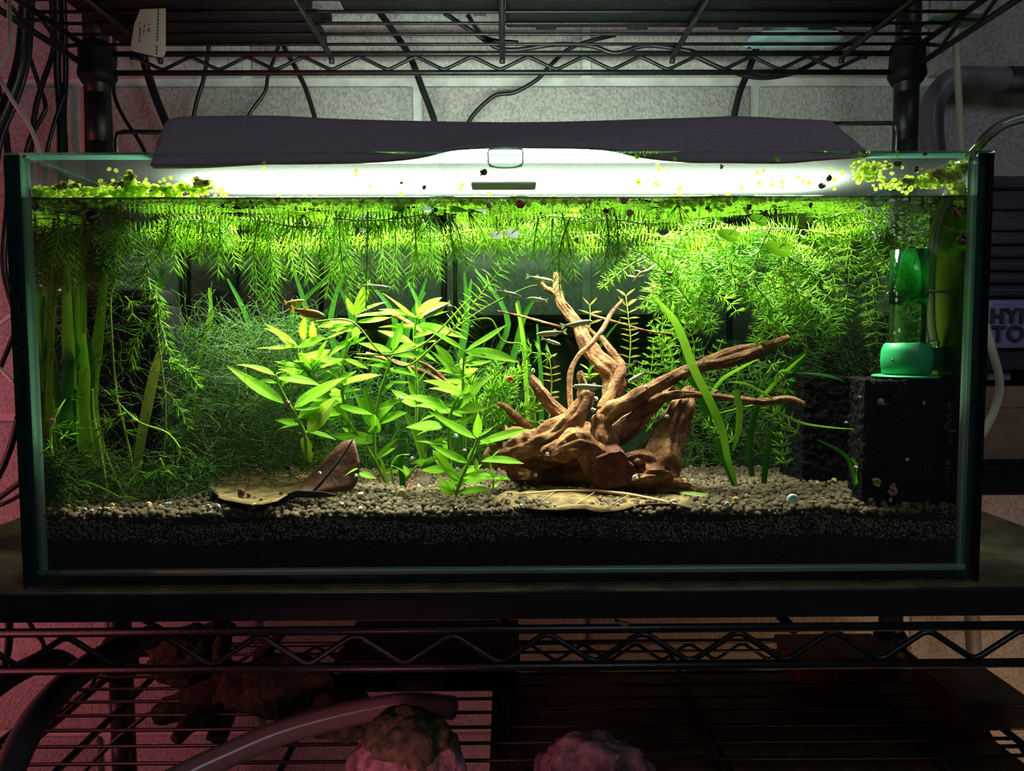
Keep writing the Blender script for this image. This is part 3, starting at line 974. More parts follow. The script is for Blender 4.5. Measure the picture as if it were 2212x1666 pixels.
add('shred', MB().tube(PP([(1345, 1346), (1356, 1344), (1362, 1350)], YF), [0.0006, 0.0005, 0.0003], 5), M['leaf_tan'], t)

# ================================================================== the aquarium
TW, TD, GT = 0.30, 0.240, 0.006           # half width, depth, pane thickness
WZ = P(1106, 430, GT).z                   # water level
SOIL = 0.0445                             # top of the substrate
tank = thing('aquarium', 'rimless glass aquarium full of plants on the black board', 'aquarium', (0, 0.12, 0))


def pane(name, a, b, thin):
    """a glass sheet: big faces clear, edges green; thin = index of its thin axis"""
    me = MB().box(a, b).mesh(name)
    me.materials.append(M['back_glass' if name == 'back_pane' else 'glass'])
    me.materials.append(M['edge'])
    me.materials.append(M['edge_lit'])
    for p in me.polygons:
        if abs(p.normal[thin]) < 0.5:
            p.material_index = 2 if p.normal.z > 0.5 else 1
    return add(name, me, None, tank, sm=False)


pane('front_pane', (-TW, 0, 0), (TW, GT, TANK_H), 1)
pane('back_pane', (-TW, TD - GT, 0), (TW, TD, TANK_H), 1)
pane('side_pane', (-TW, GT, 0), (-TW + GT, TD - GT, TANK_H), 0)
pane('side_pane', (TW - GT, GT, 0), (TW, TD - GT, TANK_H), 0)
add('bottom_pane', MB().box((-TW + GT, GT, 0.0002), (TW - GT, TD - GT, GT)), M['edge'], tank, sm=False)
for sx in (-1, 1):
    x = sx * (TW - GT)
    for y0, sy in ((GT, 1), (TD - GT, -1)):
        m = MB()
        big = 1.0 if sy > 0 else 0.3
        q = [(x, y0), (x - sx * 0.0062 * big, y0), (x - sx * 0.0028 * big, y0 + sy * 0.0022 * big), (x, y0 + sy * 0.0055 * big)]
        m.v = [Vector((p[0], p[1], z)) for z in (GT, TANK_H - 0.002) for p in q]
        m.f = [(0, 1, 5, 4), (1, 2, 6, 5), (2, 3, 7, 6), (3, 0, 4, 7)]
        add('silicone_seam', m, M['silicone' if sy > 0 else 'edge'], tank)
m = MB()
m.tube([(-TW + GT, GT + 0.001, GT + 0.002), (TW - GT, GT + 0.001, GT + 0.002)], 0.0028, 6)
add('silicone_seam', m, M['silicone'], tank)

# algae on the right pane
m = MB()
ax = TW - GT - 0.0006
rows = []
for i in range(30):
    z = SOIL + (WZ - SOIL) * i / 29
    rows.append([(ax - 0.0006 * abs(noise.noise(Vector((i * 0.7, j * 0.7, 2)))), 0.012 + 0.045 * j / 19, z) for j in range(20)])
m.grid(rows)
add('algae_film', m, M['algae'], label='green algae film grown on the right pane', cat='algae', kind='stuff')

# water: the sheet of its surface with the meniscus along the panes
wt = thing('water', 'clear water filling the aquarium up to a dark line below the rim', 'water', (0, 0.12, WZ), kind='stuff')
rows = []
for j in range(40):
    y = GT + 0.0002 + (TD - 2 * GT - 0.0004) * j / 39
    row = []
    for i in range(130):
        x = -TW + GT + 0.0002 + (2 * TW - 2 * GT - 0.0004) * i / 129
        h = 0.0006 * noise.noise(Vector((x * 40, y * 40, 0)))
        rr = math.hypot(x - P(1960, 480, 0.06).x, y - 0.06)
        h += 0.0016 * math.exp(-rr / 0.035) * math.sin(rr * 420)
        h += 0.0016 * math.exp(-(y - GT) / 0.0022)
        row.append((x, y, WZ + h))
    rows.append(row)
add('water_surface', MB().grid(rows), M['water'], wt)
m = MB()
x = TW - GT - 0.0001
m.v = [Vector(q) for q in ((-x, GT, SOIL), (-x, TD - GT, SOIL), (-x, TD - GT, WZ), (-x, GT, WZ))]
m.f = [(3, 2, 1, 0)]
add('water_side', m, M['side_water'], wt, sm=False)
m = MB()
m.v = [Vector(q) for q in ((x, GT, SOIL), (x, TD - GT, SOIL), (x, TD - GT, WZ), (x, GT, WZ))]
m.f = [(0, 1, 2, 3)]
add('water_side', m, M['side_water'], wt, sm=False)
add('meniscus', MB().tube([(-TW + GT, GT + 0.0009, WZ + 0.0011), (0, GT + 0.0009, WZ + 0.0010), (TW - GT, GT + 0.0009, WZ + 0.0011)], 0.0008, 6), clear('meniscus', (0.5, 0.62, 0.55), 1.33, 1.0, milky=0.05), wt)

# ---------------------------------------------------------------- lid, lamp, shade
LZ = TANK_H + 0.0003
lid = thing('glass_lid', 'fogged glass lid lying on the aquarium rim under the lamp', 'lid', (0, 0.13, LZ))
me = MB().box((-0.2985, 0.020, LZ), (0.2985, 0.2385, LZ + 0.003)).mesh('lid_sheet')
me.materials.append(M['lid'])
me.materials.append(M['edge_lit'])
for p in me.polygons:
    if abs(p.normal.z) < 0.5:
        p.material_index = 1
add('lid_sheet', me, None, lid, sm=False)
yh = 0.095
xa, xb = P(1018, 394, yh).x, P(1158, 394, yh).x
add('lid_handle', bbox((xa, yh - 0.011, LZ - 0.0030), (xb, yh + 0.011, LZ - 0.0002), 0.0014, 3), M['pvc_dark'], lid, label='dark flat handle strip stuck under the lid', sm=False)
cx = P(1092, 340, 0.012).x
t = thing('lid_clip', 'clear round plastic clip hooked on the front rim under the lamp', 'clip', (cx, 0.01, TANK_H))
prof = [(0.0060, -0.0078), (0.0100, -0.0070), (0.0112, -0.0045), (0.0114, 0.0010), (0.0108, 0.0032), (0.0090, 0.0040)]
m = MB().lathe([(r, h) for r, h in prof], (0, 0, 0), 28)
m.v = [Vector((v.x, v.y * 0.30, v.z)) + Vector((cx, 0.0103, TANK_H + 0.0004)) for v in m.v]
add('clip_body', m, M['clear'], t)
add('clip_rim', MB().tube([(cx + 0.0108 * math.cos(a / 20 * 2 * math.pi), 0.0103 + 0.0033 * math.sin(a / 20 * 2 * math.pi), TANK_H + 0.0042) for a in range(21)], 0.0005, 6), M['clear'], t)

lamp = thing('aquarium_lamp', 'slim aquarium lamp on wire legs standing above the lid', 'lamp', (0.0, 0.10, 0.29))
LB = 0.2895
add('lamp_body', bbox((-0.222, 0.074, LB + 0.001), (0.215, 0.128, 0.3055), 0.003), M['lamp'], lamp, sm=False)
for k, y in enumerate((0.080, 0.092, 0.108, 0.120)):
    add('led_strip', MB().box((-0.165, y - 0.0032, LB - 0.0004), (0.180, y + 0.0032, LB + 0.0012)), M['led'], lamp, label='glowing white strip', sm=False)
for sx, px, py in ((-1, 250, 285), (1, 1940, 266)):
    x, zt = P(px, py, 0.10).x, P(px, py, 0.10).z
    for y in (0.100,):
        pts = [(sx * 0.19, y, zt - 0.001), (x - sx * 0.006, y, zt), (x - sx * 0.0015, y, zt - 0.0012), (x, y, zt - 0.006), (x, y, LZ + 0.0045)]
        add('wire_leg', MB().tube(pts, 0.0017, 8), M['wire'], lamp)
    add('leg_foot', bbox((x - 0.004, 0.092, LZ + 0.0034), (x + 0.004, 0.108, LZ + 0.0062), 0.001), M['clear'], lamp, sm=False)

shade_top = [(345, 300), (352, 275), (378, 254), (480, 250), (600, 250), (740, 257), (940, 262), (1100, 264), (1240, 262), (1400, 257), (1500, 254), (1600, 251), (1700, 256), (1785, 260), (1800, 265), (1838, 296), (1872, 326)]
shade_bot = [(326, 358), (328, 357), (340, 358), (440, 357), (560, 350), (640, 349), (790, 346), (900, 336), (990, 317), (1150, 314), (1300, 318), (1390, 336), (1480, 345), (1560, 346), (1690, 347), (1760, 341), (1876, 332)]
tp, bt = spline([(x, y, 0) for x, y in shade_top], 4), spline([(x, y, 0) for x, y in shade_bot], 4)
rows = []
for i in range(len(tp)):
    row = []
    for v in range(8):
        f = v / 7
        px, py = bt[i].x + (tp[i].x - bt[i].x) * f, bt[i].y + (tp[i].y - bt[i].y) * f
        yy = 0.0125 + 0.058 * (f ** 1.3)
        p = P(px + 3 * noise.noise(Vector((i * 0.5, v * 0.6, 9))), py, yy)
        row.append(p)
    if 2 < i < len(tp) - 5:   # the sheet folds back over the lamp
        top = row[-1]
        row += [top + Vector((0, 0.012, 0.0004)), top + Vector((0, 0.04, -0.0004)), top + Vector((0, 0.056, -0.0008))]
    else:
        row += [row[-1] + Vector((0, 0.0005 * k, 0.0)) for k in (1, 2, 3)]
    rows.append(row)
shade = add('foam_shade', MB().grid(rows), M['foam'], label='dark foam sheet draped over the lamp as a glare shade', cat='lamp shade')
md = shade.modifiers.new('thickness', 'SOLIDIFY')
md.thickness = 0.0022
md.offset = 1

# ---------------------------------------------------------------- substrate
bed = add('substrate', None or MB().grid([[(-TW + GT + 0.0003 + (2 * TW - 2 * GT - 0.0006) * i / 90, GT + 0.0006 + (TD - 2 * GT - 0.001) * j / 30, SOIL - 0.002 - 0.014 * max(0, (j / 30 * TD - 0.03) / 0.21) + 0.001 * noise.noise(Vector((i * 0.4, j * 0.4, 0)))) for i in range(91)] for j in range(31)]).grid([[(-TW + GT + 0.0003 + (2 * TW - 2 * GT - 0.0006) * i / 90, GT + 0.0006, GT + 0.0004 + (SOIL - 0.002 - GT) * j / 12 + (0.002 * noise.noise(Vector((i * 0.4, 0, 0))) if j == 12 else 0)) for i in range(91)] for j in range(13)]), M['soil'], label='layered substrate of brown granules over black soil in the aquarium', cat='substrate')


def soil_top(x, y):
    return SOIL + 0.0035 * noise.noise(Vector((x * 18, y * 18, 3))) - 0.014 * max(0, (y - 0.03) / 0.21)


gran_meshes = []
for k in range(5):
    bm = bmesh.new()
    bmesh.ops.create_icosphere(bm, subdivisions=2, radius=1)
    for v in bm.verts:
        v.co = v.co * (1 + 0.22 * noise.noise(v.co * 1.4 + Vector((k * 7, 0, 0))))
    me = bpy.data.meshes.new('granule')
    bm.to_mesh(me)
    bm.free()
    smooth(me)
    me.materials.append(M['granule'])
    gran_meshes.append(me)
ico1V, ico1F = None, None
bm = bmesh.new()
bmesh.ops.create_icosphere(bm, subdivisions=1, radius=1)
ico1V = np.array([v.co[:] for v in bm.verts])
ico1F = np.array([[v.index for v in f.verts] for f in bm.faces])
bm.free()
bm = bmesh.new()
bmesh.ops.create_icosphere(bm, subdivisions=2, radius=1)
ico2V = np.array([v.co[:] for v in bm.verts])
ico2F = np.array([[v.index for v in f.verts] for f in bm.faces])
bm.free()


def balls(cs, rs, V, F, jit=0.22, squash=None):
    n, m = len(cs), len(V)
    ax = rng.normal(size=(n, 3))
    sc = 1 + jit * rng.normal(size=(n, 1, 3)) * 0.6
    bump = 1 + jit * 0.5 * rng.normal(size=(n, m, 1))
    VV = cs[:, None, :] + V[None] * rs[:, None, None] * np.clip(sc, 0.6, 1.5) * np.clip(bump, 0.8, 1.2)
    FF = F[None] + (np.arange(n) * m)[:, None, None]
    return VV.reshape(-1, 3), FF.reshape(-1, 3)


pts = []
sp = 0.0041
y = GT + 0.0026
while y < TD - 0.012:
    x = -TW + GT + 0.003
    while x < TW - GT - 0.003:
        pts.append((x + rnd(-1, 1) * 0.0015, max(GT + 0.0022, y + rnd(-1, 1) * 0.0015)))
        x += sp
    y += sp * 0.9
random.shuffle(pts)
pts.sort(key=lambda p: p[1] + rnd(0, 0.004))
front, rest = pts[:300], pts[300:]
for (x, y) in front:
    o = add('granule', random.choice(gran_meshes), None, bed, local=True, sm=False)
    r = rnd(0.0016, 0.0027)
    o.scale = (r * rnd(0.9, 1.2), r, r * rnd(0.85, 1.05))
    o.rotation_euler = (rnd(0, 6), rnd(0, 6), rnd(0, 6))
    o.location = (x, y, soil_top(x, y) + 0.0005 + rnd(-0.0006, 0.0012))
rest = np.array(rest + [(p[0] + rnd(-0.002, 0.002), p[1] + rnd(-0.002, 0.002)) for p in random.sample(rest, 2200)])
cz = np.array([soil_top(x, y) for x, y in rest])
cs = np.column_stack([rest, cz + rng.uniform(-0.0006, 0.0028, len(rest))])
rs = rng.uniform(0.0014, 0.0026, len(rest))
near = rest[:, 1] < 0.075
V1, F1 = balls(cs[near], rs[near], ico2V, ico2F, 0.10)
V2, F2 = balls(cs[~near], rs[~near], ico1V, ico1F, 0.14)
me = np_mesh('granules', np.vstack([V1, V2]), np.vstack([F1, F2 + len(V1)]))
add('granules', me, M['granules'], bed, kind='stuff')
n = 15000
zf = rng.uniform(0, 1, n) ** 0.75
fx = rng.uniform(-TW + GT + 0.002, TW - GT - 0.002, n)
cs = np.column_stack([fx, rng.uniform(GT + 0.0008, GT + 0.0018, n), SOIL - 0.0045 - 0.013 * (1 - zf) + 0.002 * np.sin(fx * 40)])
V1, F1 = balls(cs, rng.uniform(0.0003, 0.0010, n), ico1V, ico1F, 0.2)
add('fine_grains', np_mesh('fine_grains', V1, F1), M['fine'], bed, kind='stuff', label='black glittering finer grains under the granules')
# a taller heap of granules against the front glass
n = 900
fx = rng.uniform(-TW + GT + 0.003, TW - GT - 0.003, n)
fy = rng.uniform(GT + 0.002, GT + 0.006, n)
fz = np.array([soil_top(a, b) for a, b in zip(fx, fy)]) - rng.uniform(0.0002, 0.0062, n)
V1, F1 = balls(np.column_stack([fx, fy, fz]), rng.uniform(0.0014, 0.0022, n), ico2V, ico2F, 0.1)
add('front_granules', np_mesh('front_granules', V1, F1), M['granules'], bed, kind='stuff')

# ---------------------------------------------------------------- driftwood


def px_tube(pts, y, rpx, sides=12, lump=0.25, seed=0, n=14):
    w = spline(PP(pts, y), n)
    ym = y if not isinstance(y, (tuple, list)) else (y[0] + y[1]) / 2
    return MB().tube(w, [r * PXM(ym) for r in lerp_list(list(rpx), len(w))], sides * 3, lump=lump, seed=seed, grain=0.34)


wood = thing('driftwood', 'branching brown driftwood with a round saw-cut face in the middle of the aquarium', 'driftwood', tuple(G(1290, 1040)))
wm = M['wood']
add('root_log', px_tube([(1062, 955), (1085, 968), (1130, 962), (1185, 945), (1235, 910), (1262, 872), (1272, 845)], (0.072, 0.075), [22, 46, 36, 30, 25, 18, 13], 16, 0.30, 1), wm, wood)
add('root_lump', px_tube([(1080, 945), (1098, 975), (1108, 1005), (1106, 1036)], 0.068, [26, 26, 18, 6], 10, 0.5, 2), wm, wood)
add('root_log', px_tube([(1172, 985), (1205, 970), (1245, 962), (1280, 985), (1300, 1030)], 0.062, [12, 24, 30, 30, 26], 14, 0.35, 3), wm, wood)
add('root_lump', px_tube([(1240, 925), (1262, 950), (1280, 985)], 0.066, [10, 18, 20], 10, 0.4, 31), wm, wood)
add('trunk', px_tube([(1322, 1050), (1312, 1010), (1303, 970), (1298, 930), (1302, 898)], (0.070, 0.078), [44, 38, 28, 23, 20], 16, 0.22, 4), wm, wood)
add('root_log', px_tube([(1085, 985), (1150, 970), (1230, 955), (1300, 950)], (0.10, 0.11), [30, 40, 42, 36], 14, 0.3, 33), wm, wood)  # added log, keeps lamp light out of the hollow below
add('root_log', px_tube([(1100, 1030), (1170, 1022), (1250, 1020), (1310, 1010)], 0.128, [26, 36, 40, 36], 14, 0.3, 34), wm, wood)  # added filler log, closes the back of the hollow so it stays dark
# saw cut facing the camera
c = P(1322, 1014, 0.050)
m = MB()
ring = []
for k in range(26):
    a = 2 * math.pi * k / 26
    r = 44 * PXM(0.05) * (1 + 0.22 * noise.noise(Vector((math.cos(a) * 1.4, math.sin(a) * 1.4, 4))) + 0.09 * noise.noise(Vector((math.cos(a) * 5, math.sin(a) * 5, 1))))
    ring.append(Vector((r * math.cos(a) * 1.02, 0, r * math.sin(a) * 0.95)))
m.v = [c + q + Vector((0, -0.002, -0.001)) for q in ring] + [c + q * 0.96 + Vector((0, 0.03, 0.004)) for q in ring] + [c + q * 0.5 + Vector((0, -0.0013, -0.0008)) for q in ring]
nn = 26
m.f = [(k, (k + 1) % nn, nn + (k + 1) % nn, nn + k) for k in range(nn)] + [(2 * nn + k, 2 * nn + (k + 1) % nn, (k + 1) % nn, k) for k in range(nn)] + [tuple(range(2 * nn, 3 * nn))]
add('saw_cut', m, M['wood_red'], wood, label='dark red-brown saw-cut end', sm=False)
add('branch', px_tube([(1303, 905), (1325, 885), (1370, 862), (1430, 828), (1500, 795), (1560, 784), (1615, 770), (1648, 756)], (0.078, 0.055), [21, 19, 16, 14, 12, 11, 11, 10], 12, 0.2, 5), wm, wood)
add('branch', px_tube([(1470, 815), (1540, 778), (1600, 758), (1655, 748), (1705, 730)], (0.10, 0.085), [10, 12, 12, 10, 8], 10, 0.25, 6), wm, wood)
add('branch', px_tube([(1318, 948), (1360, 915), (1395, 880), (1440, 858), (1490, 852), (1560, 858), (1640, 868), (1700, 863), (1738, 873)], (0.082, 0.06), [20, 18, 14, 10, 8, 7, 7, 8, 5], 10, 0.25, 7), wm, wood)
add('branch', px_tube([(1325, 955), (1365, 930), (1400, 890), (1455, 835)], (0.09, 0.085), [16, 15, 12, 8], 10, 0.25, 8), wm, wood)
add('branch', px_tube([(1240, 915), (1212, 895), (1180, 862), (1158, 832), (1146, 812)], (0.080, 0.085), [14, 15, 13, 10, 7], 12, 0.22, 9), wm, wood)
add('branch', px_tube([(1145, 925), (1110, 897), (1092, 880), (1073, 871)], 0.080, [10, 9, 7, 3], 8, 0.25, 10), wm, wood)
add('branch', px_tube([(1290, 940), (1305, 900), (1325, 850), (1322, 805), (1285, 768), (1262, 735), (1250, 705), (1226, 678), (1206, 640), (1202, 590)], (0.095, 0.14), [15, 17, 20, 24, 19, 15, 13, 11, 10, 7], 12, 0.25, 11), wm, wood)
add('branch', px_tube([(1210, 640), (1190, 628), (1178, 622), (1166, 606)], 0.135, [7, 6, 5, 3], 8, 0.2, 12), wm, wood)
add('branch', px_tube([(1234, 890), (1231, 820), (1245, 775), (1280, 740), (1305, 705), (1322, 675), (1345, 648)], (0.085, 0.11), [6, 5.5, 5, 5, 5, 4, 3], 8, 0.2, 13), wm, wood)
add('branch', px_tube([(1298, 728), (1318, 755), (1338, 785), (1340, 800), (1322, 845), (1300, 885)], (0.125, 0.09), [6, 8, 10, 11, 11, 12], 8, 0.25, 14), wm, wood)
add('branch', px_tube([(1222, 655), (1236, 672), (1250, 690), (1275, 715), (1298, 735)], 0.13, [4, 4, 4, 5, 6], 8, 0.2, 15), wm, wood)
add('twig', px_tube([(1075, 672), (1130, 684), (1180, 698), (1218, 708)], 0.135, [2, 2.6, 3, 3], 6, 0.2, 16), wm, wood)
add('twig', px_tube([(1275, 680), (1330, 696), (1400, 715), (1460, 722)], 0.135, [2.5, 2.6, 2.4, 1.6], 6, 0.2, 17), wm, wood)
add('broken_stub', px_tube([(1262, 875), (1262, 840), (1257, 815), (1253, 802)], 0.076, [14, 11, 9, 5], 8, 0.5, 18), wm, wood)
stump = thing('driftwood_stump', 'thick leaning driftwood stump flared at its foot right of the saw cut', 'driftwood', tuple(G(1410, 1052)))
add('stump_body', px_tube([(1412, 1062), (1412, 1040), (1420, 1005), (1440, 955), (1462, 905), (1480, 870), (1492, 840)], (0.062, 0.085), [84, 70, 52, 38, 30, 22, 14], 20, 0.18, 20), wm, stump)
add('root_lump', px_tube([(1345, 1000), (1372, 990), (1395, 1002), (1390, 1040)], 0.060, [8, 16, 22, 24], 10, 0.45, 21), wm, stump)
add('root_flare', px_tube([(1375, 1050), (1420, 1052), (1470, 1046)], 0.056, [10, 14, 6], 10, 0.4, 22), wm, stump)
t = thing('hidden_branch', 'dark thin branch lying behind the willow-leaved stems', 'driftwood', tuple(P(900, 780, 0.11)))
add('branch', px_tube([(790, 765), (860, 785), (930, 812), (992, 852)], 0.115, [5, 6, 6, 5], 8, 0.25, 23), wm, t)
add('branch', px_tube([(835, 672), (870, 690), (920, 725)], 0.125, [5, 6, 4], 8, 0.25, 24), wm, t)
add('branch', px_tube([(880, 772), (930, 795), (985, 842)], 0.118, [3, 4, 4], 8, 0.25, 25), wm, t)

# ---------------------------------------------------------------- dead leaves


def sheet(name, up, low, mat, parent, lift=0.0, nv=8, label=None, plane=None, th=0.0006, wob=0.0015):
    """a curled sheet between two pixel outlines, standing in the plane y = plane(v) or lying on the granules"""
    n = 18
    U_ = spline([(x, y, 0) for x, y in up], 6)
    L_ = spline([(x, y, 0) for x, y in low], 6)
    rows = []
    for i in range(n):
        f = i / (n - 1)
        a = U_[min(int(f * (len(U_) - 1)), len(U_) - 1)]
        b = L_[min(int(f * (len(L_) - 1)), len(L_) - 1)]
        row = []
        for j in range(nv):
            v = j / (nv - 1)
            q = a.lerp(b, v)
            if plane:
                p = P(q.x, q.y, plane(f, v))
            else:
                p = G(q.x, q.y, SOIL + 0.0025 + lift(f, v))
            p = p + Vector((0, 0, wob * (noise.noise(Vector((f * 5, v * 5, len(name)))) + 0.6 * noise.noise(Vector((f * 14, v * 12, len(name)))))))
            row.append(p)
        rows.append(row)
    o = add(name, MB().grid(rows), mat, parent, label=label)
    md = o.modifiers.new('thickness', 'SOLIDIFY')
    md.thickness = th
    return o


t = thing('curled_dead_leaf', 'big curled dead leaf, tan flat half and brown upright half, on the granules', 'leaf', tuple(G(600, 1080)))
sheet('flat_half', [(458, 1032), (500, 1022), (545, 1018), (600, 1010), (650, 1006), (690, 1020)], [(452, 1052), (480, 1078), (530, 1088), (560, 1090), (600, 1080), (640, 1058)], M['leaf_tan'], t, lambda f, v: 0.002 + 0.004 * abs(f - 0.5) + 0.003 * (v > 0.9), label='tan upper side of the leaf')
sheet('upright_half', [(632, 1066), (660, 1035), (690, 1003), (720, 972), (740, 955), (766, 949)], [(634, 1068), (662, 1066), (695, 1064), (735, 1062), (768, 1050), (776, 1000)], M['leaf_brown'], t, None, 8, 'reddish brown underside turned up', lambda f, v: 0.030 + 0.012 * (1 - v) + 0.006 * f)
sheet('curled_edge', [(453, 1052), (480, 1078), (535, 1089), (590, 1083), (640, 1060), (700, 1064)], [(462, 1056), (485, 1084), (535, 1096), (592, 1092), (645, 1074), (730, 1072)], M['rib_dark'], t, None, 4, 'dark strip for the shade under the front edge', lambda f, v: 0.024 + 0.004 * v)  # dark strip, the shade under the leaf's front edge put into colour
add('midrib', MB().tube(spline(PP([(762, 950), (740, 985), (715, 1018), (690, 1048), (676, 1062)], 0.0285), 5), [0.0005, 0.0007, 0.0009, 0.001, 0.001], 6), M['rib_dark'], t, label='dark midrib')
t = thing('flat_dead_leaf', 'flat tan dead leaf half buried in granules before the driftwood', 'leaf', tuple(G(1280, 1080)))
sheet('leaf_blade', [(1064, 1078), (1100, 1060), (1180, 1052), (1290, 1052), (1400, 1062), (1500, 1084)], [(1066, 1082), (1110, 1094), (1190, 1102), (1280, 1102), (1380, 1092), (1490, 1094)], M['leaf_tan'], t, lambda f, v: 0.0012 + 0.0016 * math.sin(f * 6) * (1 - v), wob=0.004)
add('midrib', MB().tube([G(x, y, SOIL + 0.0054) for x, y in ((1120, 1068), (1200, 1061), (1290, 1060), (1360, 1068), (1430, 1082), (1490, 1097))], [0.0005, 0.0009, 0.001, 0.001, 0.0009, 0.0006], 6), M['rib_pale'], t, label='pale midrib')
for q in ((1200, 1061, 1160, 1090), (1290, 1060, 1230, 1098), (1360, 1068, 1310, 1096)):
    add('side_rib', MB().tube([G(q[0], q[1], SOIL + 0.0052), G((q[0] + q[2]) / 2, (q[1] + q[3]) / 2, SOIL + 0.0050), G(q[2], q[3], SOIL + 0.0042)], 0.0003, 5), M['rib_pale'], t)
for (pts, lab) in (([(1395, 1046), (1440, 1056), (1500, 1066), (1530, 1068)], 'olive piece of dead blade lying right of the stump'), ([(1452, 1060), (1490, 1066), (1525, 1072)], 'pale grey piece of dead blade lying right of the stump')):
    add('fallen_blade', MB().ribbon(spline([G(x, y, SOIL + 0.005) for x, y in pts], 5), [0.0008, 0.0022, 0.0020, 0.0006], (0, 1, 0.3)), M['olive'], label=lab, cat='leaf')

# ---------------------------------------------------------------- sponge filter at the right
flt = thing('sponge_filter', 'green sponge filter with a black sponge block in the right corner', 'filter', tuple(G(1950, 1090)))


def sponge(name, px0, px1, y0, y1, ptop, seed, parent, taper=0.0):
    a, b = P(px0, 900, y0).x, P(px1, 900, y0).x
    zt = P((px0 + px1) / 2, ptop, y0).z
    bm = bmesh.new()
    bmesh.ops.create_cube(bm, size=1)
    bmesh.ops.subdivide_edges(bm, edges=bm.edges, cuts=44, use_grid_fill=True)
    for v in bm.verts:
        p = Vector(((a + b) / 2 + v.co.x * (b - a) + taper * (v.co.y + 0.5) * (0.5 - v.co.x), (y0 + y1) / 2 + v.co.y * (y1 - y0), SOIL - 0.004 + (v.co.z + 0.5) * (zt - SOIL + 0.004)))
        nrm = Vector((v.co.x if abs(v.co.x) > 0.49 else 0, v.co.y if abs(v.co.y) > 0.49 else 0, v.co.z if abs(v.co.z) > 0.49 else 0)).normalized()
        v.co = p + nrm * (0.0016 * noise.noise(p * 260 + Vector((seed, 0, 0))) + 0.0012 * noise.noise(p * 700))
    me = bpy.data.meshes.new(name)
    bm.to_mesh(me)
    bm.free()
    add(name, me, M['sponge'], parent, sm=False)
    k = 700
    B, D = [], []
    for i in range(k):
        if rng.random() < 0.7:
            B.append((rng.uniform(a, b), y0 - 0.0005, rng.uniform(SOIL, zt)))
            D.append((rng.normal() * 0.6, -1, rng.normal() * 0.6))
        else:
            B.append((rng.uniform(a, b), rng.uniform(y0, y1), zt))
            D.append((rng.normal() * 0.6, rng.normal() * 0.6, 1))
    return np.array(B), np.array(D), zt


B, D, zt_s = sponge('sponge_block', 1866, 2048, 0.018, 0.064, 823, 3, flt, 0.012)


def needles(B, D, L, R, droop=0.0, bend=None):
    """many thin curved needles: base points, directions, lengths, radii -> vertices and triangles"""
    n = len(B)
    D = D / np.linalg.norm(D, axis=1, keepdims=True)
    L = np.broadcast_to(L, (n,))[:, None]
    R = np.broadcast_to(R, (n,))[:, None]
    a = np.cross(D, rng.normal(size=(n, 3)))
    a /= np.linalg.norm(a, axis=1, keepdims=True) + 1e-9
    b = np.cross(D, a)
    dz = np.zeros((n, 3))
    dz[:, 2] = -1
    bd = dz * droop if bend is None else bend
    mid = B + D * L * 0.5 + bd * L * 0.12
    tip = B + D * L + bd * L * 0.5
    V = np.empty((n, 7, 3))
    for k in range(3):
        an = 2 * math.pi * k / 3
        o = a * math.cos(an) + b * math.sin(an)
        V[:, k] = B + o * R
        V[:, 3 + k] = mid + o * R * 0.85
    V[:, 6] = tip
    T = np.array([[0, 1, 4], [0, 4, 3], [1, 2, 5], [1, 5, 4], [2, 0, 3], [2, 3, 5], [3, 4, 6], [4, 5, 6], [5, 3, 6]])
    T = T[None] + (np.arange(n) * 7)[:, None, None]
    return V.reshape(-1, 3), T.reshape(-1, 3)


V, T = needles(B, D, rng.uniform(0.0012, 0.003, len(B)), 0.00018, 0.6)
add('sponge_fuzz', np_mesh('sponge_fuzz', V, T), M['rib_dark'], flt, kind='stuff')
fx, fy = P(1957, 820, 0.038).x, 0.038
zd = zt_s + 0.0012
add('green_disc', MB().lathe([(0.0205, 0), (0.0215, 0.0008), (0.0205, 0.0016), (0.012, 0.0020)], (fx, fy, zd), 36), M['fgreen'], flt)
add('housing', MB().lathe([(0.0118, 0.0015), (0.0152, 0.003), (0.0160, 0.011), (0.0156, 0.018), (0.0140, 0.0222), (0.0130, 0.0230), (0.0118, 0.0228), (0.0116, 0.016)], (fx, fy, zd), 36), M['fgreen'], flt)
add('inlet_port', bbox((fx + 0.011, fy - 0.0045, zd + 0.0045), (fx + 0.0228, fy + 0.0045, zd + 0.0200), 0.0015, 3), M['fgreen'], flt, sm=False)
add('moulding_nub', MB().ball((fx - 0.0140, fy - 0.0085, zd + 0.012), 0.0008, 8, 5), M['fgreen'], flt)
ztop = P(1960, 541, 0.038).z
zj = P(1960, 655, 0.038).z
add('lift_tube', MB().lathe([(0.0112, zd + 0.020), (0.0113, zj + 0.002)], (fx, fy, 0), 30, cap=False), M['fgreen_tube2'], flt)
add('lift_tube_sleeve', MB().lathe([(0.0113, zj), (0.0118, zj), (0.0118, ztop), (0.0108, ztop), (0.0108, zj + 0.004)], (fx, fy, 0), 30, cap=False), M['fgreen_tube'], flt, label='deeper green upper sleeve')
ix = fx + 0.0178
add('tube_connector', MB().lathe([(0.0036, zd + 0.0195), (0.0037, zd + 0.024), (0.0032, zd + 0.0245)], (ix, fy, 0), 18), M['clear'], flt)
zz = zd + 0.024
m = MB().tube(spline([(ix, fy, zz), P(2010, 690, fy), P(2010, 600, 0.034), P(2015, 540, 0.028), P(2026, 475, 0.020), P(2044, 428, 0.0135), P(2068, 385, 0.0115), P(2092, 345, 0.0095), P(2104, 326, 0.002), P(2138, 290, -0.012), P(2185, 262, -0.016), P(2300, 235, -0.02)], 7), 0.0030, 12)
add('airline_tube', m, M['airline'], label='pale airline tube arching over the right corner down to the green filter', cat='tube')
t = thing('rear_sponge_filter', 'second black sponge block in shade left of the green filter', 'filter', tuple(P(1795, 1000, 0.13)))
